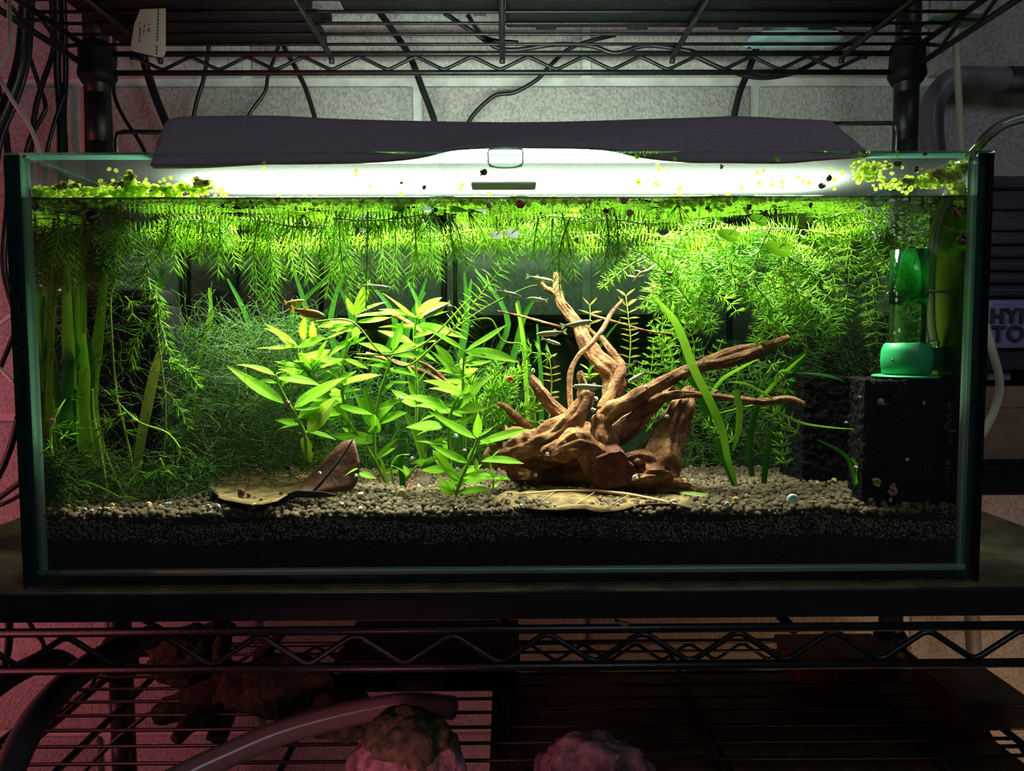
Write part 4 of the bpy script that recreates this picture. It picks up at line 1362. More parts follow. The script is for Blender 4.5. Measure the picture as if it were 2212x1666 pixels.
sponge('sponge_block', 1736, 1852, 0.125, 0.175, 815, 8, t)
t = thing('shaded_black_block', 'tall black block among the plants at the left rear of the tank', 'filter', tuple(P(270, 900, 0.1)))
q1 = P(340, 622, 0.085)
add('block_body', bbox((-0.2925, 0.085, SOIL - 0.006), (q1.x, 0.125, q1.z - 0.012), 0.004, 3), M['sponge'], t, sm=False)
add('block_cap', bbox((-0.290, 0.088, q1.z - 0.012), (q1.x - 0.004, 0.122, q1.z), 0.004, 3), M['plastic'], t, sm=False)
add('rear_block', bbox((P(455, 625, 0.2).x, 0.195, SOIL - 0.01), (P(640, 625, 0.2).x, 0.228, P(500, 628, 0.2).z), 0.004, 3), M['sponge'], t, sm=False)
t = thing('thin_stick', 'pinkish thin stick held level beside the lift tube', 'stick', tuple(P(2050, 629, 0.03)))
add('stick_rod', MB().tube(PP([(1996, 629), (2098, 631)], 0.032), 0.0010, 8), M['stick'], t)
add('stick_tip', MB().ball(P(2098, 631, 0.032), 0.0016, 8, 6), M['stick'], t)

# bubbles
bp = []
for i in range(150):
    bp.append(P(rnd(1930, 1992), rnd(545, 745), rnd(0.030, 0.046)))
V, F = balls(np.array([p[:] for p in bp]), rng.uniform(0.0004, 0.0011, len(bp)), ico2V * np.array([0.7, 0.7, 1.5]), ico2F, 0.05)
add('rising_bubbles', np_mesh('rising_bubbles', V, F), M['bubble'], label='column of air bubbles rising in the green lift tube', cat='bubbles', kind='stuff')
bp = []
for i in range(260):
    u = rng.beta(1.3, 1.3)
    bp.append(P(1860 + 200 * u, rnd(432, 520) if rnd(0, 1) < 0.45 else rnd(436, 462), rnd(0.02, 0.07)))
V, F = balls(np.array([p[:] for p in bp]), rng.uniform(0.0005, 0.0016, len(bp)), ico2V, ico2F, 0.03)
add('surface_bubbles', np_mesh('surface_bubbles', V, F), M['bubble'], label='froth of bubbles bursting at the surface over the filter', cat='bubbles', kind='stuff')
for k, (px, py, r) in enumerate(((1895, 436, 0.0042), (1925, 431, 0.0032), (1955, 434, 0.0030), (1985, 433, 0.0026), (2010, 432, 0.0024), (1880, 440, 0.0026), (1940, 441, 0.0024))):
    add('surface_bubble', MB().ball(P(px, py, 0.014), r, 16, 10, (1.2, 1, 0.8)), M['bubble'], label='large clear bubble at the waterline over the filter', cat='bubble', group='large bubbles at the waterline')
bp = [P(rnd(640, 1840), 428 + rnd(0, 8), GT + 0.002) for i in range(120)]
V, F = balls(np.array([p[:] for p in bp]), rng.uniform(0.0004, 0.0009, len(bp)), ico1V, ico1F, 0.03)
add('waterline_bubbles', np_mesh('waterline_bubbles', V, F), M['bubble'], label='tiny bubbles strung along the waterline', cat='bubbles', kind='stuff')

# ================================================================== plants
INSIDE[0] = True
leafprof = lambda t, k: (math.sin(math.pi * min(1, t * 1.02) ** k)) ** 0.8


def leaf_mesh(name, width, droop, k=0.8, fold=0.25, twist=0.0, blunt=False):
    m = MB()
    n = 8
    rows = []
    for i in range(n + 1):
        t_ = i / n
        w = width * max(0.02, leafprof(t_, k)) if not blunt else width * max(0.03, (math.sin(math.pi * t_ ** 0.75)) ** 0.45)
        row = []
        for j in (-1, -0.5, 0, 0.5, 1):
            row.append((t_, j * w, abs(j) * w * fold - droop * t_ * t_ + 0.02 * math.sin(t_ * 9 + j) * abs(j) * 0.4 + twist * j * w * t_))
        rows.append(row)
    m.grid(rows)
    return smooth(m.mesh(name))


LEAVES = {}
for i, (w, d, tw) in enumerate(((0.115, 0.06, 0.2), (0.125, 0.18, -0.3), (0.105, -0.08, 0.1), (0.13, 0.28, 0.3))):
    LEAVES[('n', i)] = leaf_mesh('willow_leaf', w, d, 0.8, 0.25, tw)
for i, (w, d) in enumerate(((0.17, 0.08), (0.20, 0.16), (0.165, -0.03))):
    LEAVES[('b', i)] = leaf_mesh('broad_leaf', w, d, 0.75, 0.18, 0.15 * (i - 1))
LEAVES[('o', 0)] = leaf_mesh('blunt_leaf', 0.30, 0.05, 0.8, 0.12, 0.1, True)
for k_ in list(LEAVES):
    LEAVES[k_].materials.append(M['hygro'])


def place_leaf(parent, base, tip, kind='n', mat=None, nrm=None, name='leaf'):
    base, tip = Vector(base), Vector(tip)
    X = tip - base
    L = X.length
    X.normalize()
    Z = Vector(nrm) if nrm else Vector((rnd(-0.4, 0.4), -0.62 + rnd(-0.25, 0.25), 0.75))
    Z = (Z - X * Z.dot(X)).normalized()
    Y = Z.cross(X)
    ks = [k for k in LEAVES if k[0] == kind]
    me = LEAVES[random.choice(ks)]
    o = add(name, me, None, parent, local=True, sm=False)
    base = base - wloc(parent)
    o.matrix_local = Matrix(((X.x * L, Y.x * L, Z.x * L, base.x), (X.y * L, Y.y * L, Z.y * L, base.y), (X.z * L, Y.z * L, Z.z * L, base.z), (0, 0, 0, 1)))
    if mat:
        o.material_slots[0].link = 'OBJECT'
        o.material_slots[0].material = M[mat]
    return o


def c5(x, y):
    return (400 + x / 2.976, 560 + y / 2.976)


def willow(path, y, leaves, label, extra=6, elen=0.028, rr=0.0011):
    pts = [c5(*q) for q in path]
    w = spline(PP(pts, y), 5)
    yb = y[0] if isinstance(y, tuple) else y
    ye = y[1] if isinstance(y, tuple) else y
    t = thing('willow_leaved_plant', label, 'plant', tuple(w[0]), group='willow-leaved stem plants')
    add('stem', MB().tube(w, [rr * 1.15, rr, rr * 0.7], 7), M['stem'], t)
    for lf in leaves:
        bx, by, tx, ty_ = lf[:4]
        kd = lf[4] if len(lf) > 4 else 'n'
        f = min(1, max(0, (path[0][1] - by) / max(1, path[0][1] - path[-1][1])))
        yy = yb + (ye - yb) * f
        b, e = P(*c5(bx, by), yy), P(*c5(tx, ty_), max(0.012, yy + rnd(-0.016, 0.008)))
        place_leaf(t, b, e, kd, 'hygro_old' if (len(lf) > 5) else None)
    for i in range(int(extra * 2.2)):
        k = random.randrange(2, len(w) - 1)
        a = rnd(0, 6.28)
        d = Vector((math.cos(a), math.sin(a) * 0.8, rnd(-0.1, 0.7))).normalized()
        e = w[k] + d * elen * rnd(0.6, 1.2)
        e.y = max(e.y, 0.012)
        e.z = max(e.z, SOIL + 0.006)
        place_leaf(t, w[k], e, random.choice('nnb'))
    return t


willow([(780, 1290), (770, 1130), (735, 1050), (690, 970), (610, 830), (580, 745)], (0.055, 0.048), [(580, 748, 360, 635), (640, 930, 255, 700), (600, 800, 455, 760), (595, 760, 850, 772), (700, 955, 1020, 740, 'b'), (585, 740, 645, 705), (620, 820, 690, 700), (600, 790, 640, 720), (785, 1140, 790, 1312, 'o', 1), (785, 1112, 985, 880, 'b', 1), (700, 960, 870, 945), (800, 1130, 950, 1000, 'n')], 'leftmost willow-leaved stem with long leaves reaching over the moss', 2)
willow([(1295, 1440), (1200, 1260), (1070, 1075), (960, 920), (850, 800), (740, 660), (720, 560)], (0.085, 0.07), [(722, 552, 515, 433), (718, 562, 468, 592), (725, 560, 912, 512, 'b'), (700, 660, 945, 588, 'b'), (650, 650, 575, 665), (730, 690, 575, 662, 'b'), (760, 520, 755, 370, 'b'), (825, 530, 822, 393, 'b'), (850, 640, 905, 520), (640, 800, 940, 600, 'b'), (860, 790, 1010, 690), (900, 850, 1090, 700), (1040, 1040, 940, 980), (980, 940, 1210, 1020), (1060, 1060, 930, 890, 'n'), (850, 790, 690, 740), (800, 740, 900, 690)], 'long slanting willow-leaved stem rooted behind the curled dead leaf', 5)
willow([(1100, 1290), (1050, 1050), (1010, 850), (1020, 640), (1090, 430), (1098, 365)], (0.09, 0.08), [(1095, 365, 1195, 128, 'b'), (1085, 360, 1035, 235, 'b'), (1098, 360, 1270, 248), (1100, 405, 1330, 388), (1090, 410, 832, 405), (1090, 425, 905, 530), (1105, 430, 1085, 540, 'b'), (1060, 520, 920, 600), (1040, 560, 1190, 500), (1020, 640, 860, 690, 'b'), (1020, 640, 1180, 700), (1010, 850, 870, 900), (1010, 860, 1130, 830), (1000, 880, 1040, 760)], 'tallest willow-leaved stem topped by a broad leaf below the hanging needles', 6)
willow([(1230, 1350), (1215, 1120), (1250, 880), (1300, 720), (1330, 620), (1338, 590)], (0.085, 0.075), [(1335, 590, 1408, 392, 'b'), (1325, 600, 1118, 528, 'b'), (1335, 595, 1245, 562), (1300, 790, 1447, 802), (1265, 865, 1350, 770), (1230, 1060, 1338, 862), (1205, 1090, 1118, 860), (1255, 1050, 1402, 968, 'b'), (1222, 1110, 1145, 815), (1215, 1135, 1130, 1160, 'b'), (1285, 640, 1325, 720), (1330, 620, 1490, 600), (1310, 700, 1180, 660), (1290, 750, 1390, 690), (1220, 1290, 1330, 1200), (1225, 1280, 1370, 1160)], 'willow-leaved stem with an upright pointed leaf at the middle of the thicket', 5)
willow([(1480, 1150), (1490, 900), (1480, 640), (1475, 460), (1495, 365)], (0.11, 0.09), [(1497, 362, 1480, 275, 'b'), (1502, 345, 1642, 228, 'b'), (1478, 392, 1278, 208), (1492, 385, 1702, 352), (1482, 425, 1805, 472), (1476, 445, 1300, 440), (1465, 505, 1640, 440), (1480, 560, 1612, 668), (1480, 620, 1380, 560), (1480, 640, 1590, 580, 'b'), (1485, 760, 1410, 670), (1485, 800, 1560, 720), (1490, 900, 1440, 780, 'b')], 'willow-leaved stem under the small fish with a heart of broad top leaves', 5)
willow([(1800, 1250), (1790, 960), (1785, 760), (1797, 590)], (0.07, 0.055), [(1800, 592, 2090, 438), (1802, 602, 2122, 590), (1792, 585, 1555, 440), (1725, 695, 1603, 535, 'b'), (1795, 640, 1935, 622, 'b'), (1788, 740, 1885, 688, 'b'), (1782, 745, 1638, 690), (1780, 775, 1588, 585), (1770, 845, 1540, 765, 'b'), (1785, 850, 1880, 800), (1790, 900, 1955, 770, 'b'), (1785, 920, 1700, 840), (1790, 960, 1690, 920), (1790, 980, 1900, 930), (1790, 760, 1690, 660, 'b'), (1785, 770, 1870, 730)], 'willow-leaved stem with two long blades pointing right at its top', 3)
willow([(1720, 1500), (1700, 1250), (1695, 1060), (1720, 960), (1760, 880)], (0.055, 0.05), [(1695, 955, 1425, 838), (1690, 965, 1478, 908), (1670, 990, 1518, 1000), (1745, 965, 1945, 765, 'b'), (1700, 940, 1800, 895), (1655, 1085, 1415, 1052, 'b'), (1650, 1100, 1505, 1075), (1695, 1150, 1560, 1190), (1700, 1190, 1480, 1185), (1700, 1060, 1850, 1020), (1690, 1080, 1600, 960, 'b'), (1700, 1000, 1620, 900)], 'bushy willow-leaved stem just behind the small front stem', 5)
willow([(1740, 1515), (1775, 1420), (1820, 1310), (1868, 1190), (1880, 1145)], (0.034, 0.026), [(1882, 1150, 1885, 995, 'b'), (1870, 1155, 1545, 995), (1890, 1190, 2205, 1078), (1882, 1142, 1992, 1078), (1892, 1165, 2005, 1192, 'b'), (1822, 1312, 1565, 1200), (1822, 1312, 1862, 1185, 'b'), (1905, 1300, 2168, 1258), (1868, 1280, 1872, 1375, 'b'), (1752, 1432, 1615, 1245), (1762, 1402, 1822, 1312, 'b'), (1747, 1455, 1842, 1362, 'b'), (1742, 1492, 1605, 1385), (1745, 1495, 1602, 1462, 'b'), (1750, 1500, 1965, 1468), (1740, 1505, 1638, 1500, 'b'), (1780, 1400, 1930, 1390), (1770, 1420, 1660, 1330)], 'front willow-leaved stem standing before the left end of the driftwood', 2, 0.018)
willow([(1975, 1490), (1985, 1420), (1960, 1330), (1955, 1260)], (0.04, 0.036), [(1975, 1412, 2088, 1405, 'b'), (1968, 1390, 1975, 1305, 'b'), (1985, 1440, 2060, 1390), (1960, 1290, 2010, 1220)], 'thin young stem between the front stem and the driftwood', 1, 0.012, 0.0006)
willow([(1420, 1420), (1480, 1340), (1560, 1300), (1640, 1280)], (0.06, 0.05), [(1500, 1330, 1640, 1280), (1420, 1400, 1365, 1290)], 'low creeping stem on the granules behind the front stem', 2, 0.015, 0.0007)
t = thing('willow_leaf_seedling', 'ragged pair of small leaves beside the brown dead leaf', 'plant', tuple(P(*c5(1120, 1370), 0.03)))
place_leaf(t, P(*c5(1120, 1375), 0.03), P(*c5(1225, 1400), 0.026), 'b')
place_leaf(t, P(*c5(1115, 1345), 0.028), P(*c5(1020, 1375), 0.024), 'n')
add('stem', MB().tube([P(*c5(1120, 1375), 0.03), P(*c5(1135, 1440), 0.03)], 0.0006, 6), M['stem'], t)

# ---------------------------------------------------------------- feathery stems


def feather(name, path, spacing, nper, L, mat, label, group, cat='plant', up=0.0, r=0.00038, stem_r=0.0006, droop=0.0, fork=True, taper=True, stemmat='stem', ptip=0.35):
    """a stem with whorls of needles; up: how far the needles lean towards the tip"""
    w = spline(path, 6)
    d = [0.0]
    for i in range(1, len(w)):
        d.append(d[-1] + (w[i] - w[i - 1]).length)
    tot = d[-1]
    o = add(name, MB().tube(w, [stem_r, stem_r * 0.8, stem_r * 0.5], 5), M[stemmat], label=label, cat=cat, group=group)
    B, D, LL = [], [], []
    n = max(2, int(tot / spacing))
    for k in range(n):
        s_ = tot * (k + 0.5) / n
        i = 1
        while i < len(d) - 1 and d[i] < s_:
            i += 1
        f = (s_ - d[i - 1]) / max(1e-9, d[i] - d[i - 1])
        p = w[i - 1].lerp(w[i], f)
        tdir = (w[i] - w[i - 1]).normalized()
        a = tdir.cross(Vector((0.3, 0.5, 0.8))).normalized()
        b = tdir.cross(a)
        a0 = rnd(0, 6.28)
        lk = L * (1 - (1 - ptip) * max(0, (k / n - 0.55) / 0.45)) if taper else L
        for j in range(nper):
            an = a0 + 2 * math.pi * j / nper + rnd(-0.25, 0.25)
            q = a * math.cos(an) + b * math.sin(an) + tdir * (up + rnd(-0.15, 0.15))
            B.append(p[:])
            D.append(q[:])
            l_ = lk * rnd(0.75, 1.1)
            LL.append(l_)
            if fork:
                q2 = q.normalized() + Vector((rnd(-0.4, 0.4), rnd(-0.4, 0.4), rnd(-0.4, 0.4)))
                B.append((p + q.normalized() * l_ * 0.35)[:])
                D.append(q2[:])
                LL.append(l_ * 0.55)
    V, T = needles(np.array(B), np.array(D), np.array(LL), r, droop)
    V[:, 1] = np.clip(V[:, 1], GT + 0.002, TD - GT - 0.002)
    V[:, 2] = np.minimum(V[:, 2], WZ - 0.0015)
    V[:, 0] = np.clip(V[:, 0], -TW + GT + 0.002, TW - GT - 0.002)
    add('needles', np_mesh('needles', V, T), M[mat], o, kind='stuff')
    return o


# row of plumes hanging from the surface, tips down
tips = [(335, 560), (375, 585), (425, 560), (470, 590), (510, 575), (555, 632), (585, 668), (600, 600), (640, 590), (668, 606), (705, 640), (730, 590), (755, 640), (790, 668), (770, 600), (825, 600), (850, 622), (890, 615), (920, 590), (950, 606), (985, 560), (1010, 575), (1045, 545), (1085, 560), (1120, 540), (1150, 555), (1195, 570), (1240, 600), (1262, 560), (1300, 590), (1330, 570), (1210, 630), (1150, 530), (900, 560), (690, 560), (480, 540), (400, 530), (290, 545), (250, 580), (200, 560), (150, 600), (110, 570)]
for i, (px, py) in enumerate(tips):
    y = rnd(0.022, 0.075) if px > 300 else rnd(0.03, 0.10)
    top = P(px + rnd(-40, 40), 462 + rnd(-8, 14), y + rnd(-0.01, 0.01))
    top.z = min(top.z, WZ - 0.004)
    tip = P(px, py, y)
    if tip.z > top.z - 0.01:
        top.z = tip.z + 0.012
    midp = top.lerp(tip, 0.45) + Vector((rnd(-0.004, 0.004), 0, 0))
    feather('hanging_plume', [top, midp, tip], 0.0042, 6, rnd(0.015, 0.022), 'feather' if px > 330 else 'feather_right', 'bright feathery plume hanging below the water surface' if px > 330 else 'green feathery plume hanging at the left end', 'feathery plumes hanging from the water surface' if px > 330 else 'feathery plumes hanging at the left end', up=1.0, fork=False, r=0.00028, ptip=0.45, droop=0.15)
# the mat floating under the surface, level stems
for i in range(60):
    px = rnd(60, 2030)
    y = rnd(0.025, 0.20)
    p0 = P(px, 470, y)
    z = WZ - rnd(0.004, 0.013)
    L_ = rnd(0.03, 0.06)
    a = rnd(-0.5, 0.5) + (math.pi if random.random() < 0.5 else 0)
    pts = [Vector((p0.x + math.cos(a) * L_ * f, y + math.sin(a) * L_ * f * 0.7, z + 0.003 * math.sin(f * 3 + i))) for f in (-0.5, -0.15, 0.2, 0.5)]
    pts = [Vector((max(-0.285, min(0.275, p.x)), max(0.018, min(0.225, p.y)), p.z)) for p in pts]
    feather('floating_sprig', pts, 0.0028, 7, rnd(0.011, 0.015), 'feather' if 330 < px < 1950 else 'feather_dark', 'feathery sprig floating level under the water surface', 'feathery sprigs in the floating mat', up=0.15, fork=False, droop=0.3)  # sprigs near the sides get the darker copy, dimmer light put into colour
# long drooping sprigs at the far left
for i in range(16):
    px, py = rnd(70, 360), rnd(470, 560)
    y = rnd(0.06, 0.16)
    p = P(px, py, y)
    q = P(px + rnd(-60, 60), py + rnd(60, 150), y)
    feather('trailing_sprig', [p, p.lerp(q, 0.5) + Vector((rnd(-0.01, 0.01), 0, 0.003)), q], 0.0034, 6, rnd(0.011, 0.015), 'feather_dark', 'dim feathery sprig trailing by the left pane', 'dim feathery sprigs at the upper left', up=0.3, droop=0.4)
# the big feathery mass on the right
for i in range(46):
    u = rnd(0, 1)
    px = 1400 + 330 * u + rnd(-30, 30)
    py0 = rnd(470, 560) if i % 2 else rnd(540, 640)
    y = rnd(0.05, 0.14)
    a = rnd(0.6, 2.5)
    L_ = rnd(70, 170)
    pts = [P(px + math.cos(a) * L_ * f + 14 * math.sin(f * 4 + i), min(740, py0 + math.sin(a) * L_ * f), y + 0.01 * math.sin(f * 3 + i)) for f in (0, 0.35, 0.7, 1.0)]
    feather('cabomba_sprig', pts, 0.0068, 11, rnd(0.0115, 0.0145), 'feather_right', 'green whorled sprig in the big right-hand mass', 'whorled sprigs right of the driftwood', up=0.35, r=0.00035, ptip=0.6)
for i in range(26):
    px = rnd(1690, 1900)
    py0 = rnd(470, 640)
    y = rnd(0.085, 0.15)
    a = rnd(0.6, 2.5)
    L_ = rnd(60, 150)
    pts = [P(px + math.cos(a) * L_ * f, min(760, py0 + math.sin(a) * L_ * f), y) for f in (0, 0.35, 0.7, 1.0)]
    pts = [Vector((min(p.x, 0.278), p.y, p.z)) for p in pts]
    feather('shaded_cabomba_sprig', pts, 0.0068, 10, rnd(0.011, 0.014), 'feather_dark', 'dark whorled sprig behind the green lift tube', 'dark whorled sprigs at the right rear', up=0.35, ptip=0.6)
for i in range(12):
    px, py = rnd(1360, 1560), rnd(760, 960)
    y = rnd(0.12, 0.18)
    pts = [P(px, py, y), P(px + rnd(-40, 40), py - 60, y), P(px + rnd(-60, 60), py - 130, y)]
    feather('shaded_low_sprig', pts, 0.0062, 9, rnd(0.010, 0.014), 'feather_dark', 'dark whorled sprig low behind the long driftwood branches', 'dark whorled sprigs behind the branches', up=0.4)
for pts, lab in (([(1730, 940), (1680, 900), (1640, 860)], 'sprig of fine needles under the branch tips, right of the broad blade'), ([(1590, 960), (1560, 935), (1520, 915)], 'sprig of fine needles beside the long spotted blade'), ([(1700, 1010), (1690, 960), (1700, 920)], 'low sprig of fine needles right of the broad blade'), ([(1660, 780), (1700, 830), (1690, 870)], 'sprig of fine needles hanging from the upper branch tip'), ([(1200, 770), (1150, 762), (1118, 752)], 'dark green tuft beside the small olive stem')):
    feather('fine_sprig', PP(pts, 0.075), 0.006, 8, 0.011, 'feather_right', lab, None, up=0.5)
# bright heads
feather('bright_plume', PP([(1490, 655), (1440, 590), (1400, 555), (1352, 535)], (0.05, 0.03)), 0.0036, 8, 0.014, 'feather', 'bright feather plume fanning to the left above the spotted blade', None, up=0.7)
feather('ladder_plume', PP([(970, 720), (1005, 680), (1050, 622), (1090, 575), (1128, 545)], (0.06, 0.05)), 0.0040, 5, 0.015, 'feather', 'ladder-like arching plume left of the fish shoal', None, up=0.35, r=0.0005, droop=0.5, fork=False)
for k, pts in enumerate(([(1060, 930), (1085, 880), (1110, 820), (1140, 785)], [(1040, 920), (1058, 870), (1068, 810), (1085, 765)], [(1075, 935), (1110, 905), (1150, 880), (1185, 872)], [(1030, 900), (1020, 850), (1012, 800)], [(1050, 935), (1090, 915), (1130, 912)], [(1050, 860), (1090, 830), (1115, 800)])):
    feather('yellow_green_sprig', PP(pts, 0.085), 0.0036, 6, 0.011, 'feather', 'yellow-green feathery sprig left of the driftwood', 'yellow-green feathery sprigs left of the driftwood', up=0.9, r=0.00042)

# thin bare-stemmed plants on the left
left = [([(290, 1050), (285, 1000), (270, 930), (252, 850), (243, 740), (240, 640), (258, 578)], 'longest thin stem curving up the left of the tank', 0.05),
        ([(232, 1060), (215, 960), (203, 900), (200, 840)], 'thin wavy stem left of the longest one', 0.04),
        ([(270, 1075), (240, 1010), (222, 950), (232, 915), (250, 905)], 'bent thin stem at the left', 0.045),
        ([(350, 1090), (350, 1010), (358, 930), (355, 840), (338, 700), (335, 640)], 'straight thin stem right of the olive blade', 0.06),
        ([(390, 970), (360, 935), (300, 912), (255, 870), (226, 842)], 'thin stem slanting across the olive blade', 0.04),
        ([(75, 990), (100, 930), (130, 880), (160, 840)], 'thin stem leaning at the left pane', 0.04),
        ([(80, 1060), (150, 1010), (200, 960), (245, 905)], 'long thin stem leaning over the left gravel', 0.035),
        ([(345, 990), (352, 1010), (330, 1020), (310, 1030), (300, 1060)], 'short thin stem arching near the snails', 0.035),
        ([(180, 1000), (200, 970), (190, 930), (205, 880)], 'crooked thin stem in the left shade', 0.06),
        ([(85, 1075), (120, 1060), (180, 1040), (260, 1075)], 'thin stem lying along the left gravel', 0.03)]
for pts, lab, y in left:
    w = PP(pts, y)
    o = add('bare_thin_plant', MB().tube(spline(w, 6), [0.0008, 0.0007, 0.0006, 0.0004], 6), M['stem'], label=lab, cat='plant')
    B, D, LL = [], [], []
    for p in spline(w, 2)[1:]:
        if random.random() < 0.6:
            d0 = Vector((rnd(-1, 1), rnd(-0.4, 0.4), rnd(-0.5, 0.8))).normalized()
            for k in range(6):
                B.append(p[:])
                D.append((d0 + Vector((rnd(-0.5, 0.5), rnd(-0.4, 0.4), rnd(-0.5, 0.5))))[:])
                LL.append(rnd(0.006, 0.017))
    if B:
        V, T = needles(np.array(B), np.array(D), np.array(LL), 0.0003, 0.5)
        V[:, 2] = np.maximum(V[:, 2], SOIL)
        V[:, 0] = np.maximum(V[:, 0], -TW + GT + 0.001)
        add('needles', np_mesh('needles', V, T), M['feather_right'], o, kind='stuff')
for k, pts in enumerate(([(330, 690), (300, 720), (285, 770), (290, 800)], [(335, 620), (345, 690), (365, 760), (380, 800)], [(352, 780), (390, 790), (420, 820), (430, 840)], [(350, 840), (380, 870), (410, 930)], [(355, 920), (380, 960), (390, 990)], [(270, 640), (285, 660), (285, 690)], [(320, 600), (330, 640), (355, 680)], [(345, 1000), (365, 1030), (370, 1060)], [(130, 950), (150, 930), (170, 915)], [(290, 1060), (270, 1075), (250, 1085)])):
    feather('forked_sprig', PP(pts, 0.06), 0.0060, 6, 0.013, 'feather_right', 'finely forked sprig among the thin left stems', 'forked sprigs at the left', up=0.9, r=0.00034, droop=0.3)

# ---------------------------------------------------------------- ribbon blades


def blade(parent, pts, w, y, mat, name='blade'):
    ym = y if not isinstance(y, (tuple, list)) else (y[0] + y[1]) / 2
    sp = spline(PP(pts, y), 6)
    return add(name, MB().ribbon(sp, [q / 2 * PXM(ym) for q in lerp_list(w, len(sp))], (1, 0.25, 0.15)), M[mat], parent)


t = thing('spotted_ribbon_plant', 'ribbon plant whose longest spotted blade crosses the driftwood branches', 'plant', tuple(G(1590, 1045)))
blade(t, [(1592, 1050), (1572, 990), (1560, 930), (1535, 870), (1500, 800), (1478, 740), (1455, 690), (1410, 638)], [6, 16, 19, 20, 20, 20, 17, 4], (0.055, 0.045), 'val')
blade(t, [(1585, 1050), (1550, 960), (1520, 880), (1490, 800), (1475, 740), (1462, 690), (1458, 610)], [8, 16, 17, 16, 14, 12, 6], (0.09, 0.085), 'val_dark')
t = thing('broad_ribbon_plant', 'ribbon plant with one short broad bent blade right of the spotted one', 'plant', tuple(G(1650, 1035)))
blade(t, [(1583, 975), (1595, 930), (1597, 880), (1588, 842)], [4, 16, 17, 15], 0.05, 'val')
blade(t, [(1650, 1045), (1660, 960), (1690, 880), (1720, 800), (1745, 762)], [14, 18, 17, 13, 3], 0.10, 'val_dark')
blade(t, [(1625, 1030), (1620, 960), (1640, 870), (1700, 790), (1750, 755)], [12, 16, 14, 10, 3], 0.11, 'val_dark')
blade(t, [(1550, 890), (1535, 860), (1560, 820), (1610, 790), (1640, 775)], [6, 9, 10, 9, 3], 0.08, 'val')
blade(t, [(1555, 892), (1600, 880), (1635, 868), (1690, 810), (1740, 765)], [5, 8, 8, 12, 3], 0.075, 'val')
blade(t, [(1668, 880), (1720, 910), (1780, 922), (1855, 928)], [4, 7, 5, 2], 0.05, 'val')
blade(t, [(1575, 825), (1610, 830), (1650, 850), (1672, 865)], [4, 8, 8, 3], 0.06, 'val')
blade(t, [(1700, 805), (1760, 808), (1800, 815), (1825, 826)], [4, 7, 8, 2], 0.10, 'val_dark')
blade(t, [(1848, 1050), (1838, 1005), (1815, 975), (1765, 950)], [8, 10, 9, 3], 0.035, 'val_dark')
blade(t, [(1850, 1045), (1852, 1010), (1838, 990)], [6, 9, 4], 0.03, 'val')
t = thing('middle_ribbon_plant', 'dark ribbon blades standing behind the shoal of fish', 'plant', tuple(G(1150, 1000)))
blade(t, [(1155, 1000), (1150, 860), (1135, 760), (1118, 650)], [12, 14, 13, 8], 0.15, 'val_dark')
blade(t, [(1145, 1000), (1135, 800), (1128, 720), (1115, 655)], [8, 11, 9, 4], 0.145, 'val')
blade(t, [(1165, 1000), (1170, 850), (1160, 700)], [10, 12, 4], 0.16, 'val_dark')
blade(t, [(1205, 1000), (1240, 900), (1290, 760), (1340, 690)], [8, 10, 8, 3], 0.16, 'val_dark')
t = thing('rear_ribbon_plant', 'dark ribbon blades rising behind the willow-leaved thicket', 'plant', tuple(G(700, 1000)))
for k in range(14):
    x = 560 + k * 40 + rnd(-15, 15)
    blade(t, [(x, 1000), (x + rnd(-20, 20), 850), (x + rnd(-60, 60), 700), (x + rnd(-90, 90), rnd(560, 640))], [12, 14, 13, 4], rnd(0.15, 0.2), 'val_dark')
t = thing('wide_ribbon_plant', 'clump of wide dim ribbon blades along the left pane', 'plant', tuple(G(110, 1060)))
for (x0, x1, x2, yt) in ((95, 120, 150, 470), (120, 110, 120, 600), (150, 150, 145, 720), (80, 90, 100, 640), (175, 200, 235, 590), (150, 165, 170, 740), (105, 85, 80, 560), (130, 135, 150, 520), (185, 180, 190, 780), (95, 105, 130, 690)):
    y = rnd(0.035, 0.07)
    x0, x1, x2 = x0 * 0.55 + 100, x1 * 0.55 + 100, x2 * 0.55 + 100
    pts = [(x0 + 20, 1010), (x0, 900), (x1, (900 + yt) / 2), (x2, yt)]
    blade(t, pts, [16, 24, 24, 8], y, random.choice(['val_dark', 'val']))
t = thing('olive_ribbon_blade', 'single wide olive blade standing in front of the black block', 'plant', tuple(G(295, 1040)))
blade(t, [(292, 1060), (303, 960), (318, 880), (335, 800), (352, 740)], [15, 20, 22, 20, 6], 0.065, 'olive')
blade(t, [(372, 800), (365, 700), (345, 640), (350, 580)], [12, 20, 22, 6], 0.14, 'val_dark')
blade(t, [(420, 900), (430, 780), (455, 690), (452, 622)], [5, 9, 10, 4], 0.10, 'val')
t = thing('thicket_ribbon_plant', 'ribbon blades rooted between the willow-leaved stems', 'plant', tuple(G(880, 1045)))
blade(t, [(870, 1050), (865, 1000), (850, 985)], [12, 16, 5], 0.07, 'val_dark')
blade(t, [(850, 1045), (845, 1010), (860, 985), (885, 982)], [5, 5, 5, 3], 0.06, 'val')
blade(t, [(835, 1045), (828, 1010), (822, 990)], [4, 9, 3], 0.05, 'val')
blade(t, [(915, 1000), (900, 940), (875, 890)], [12, 18, 8], 0.085, 'val')
blade(t, [(1012, 1045), (1000, 960), (985, 900)], [12, 14, 6], 0.09, 'val_dark')
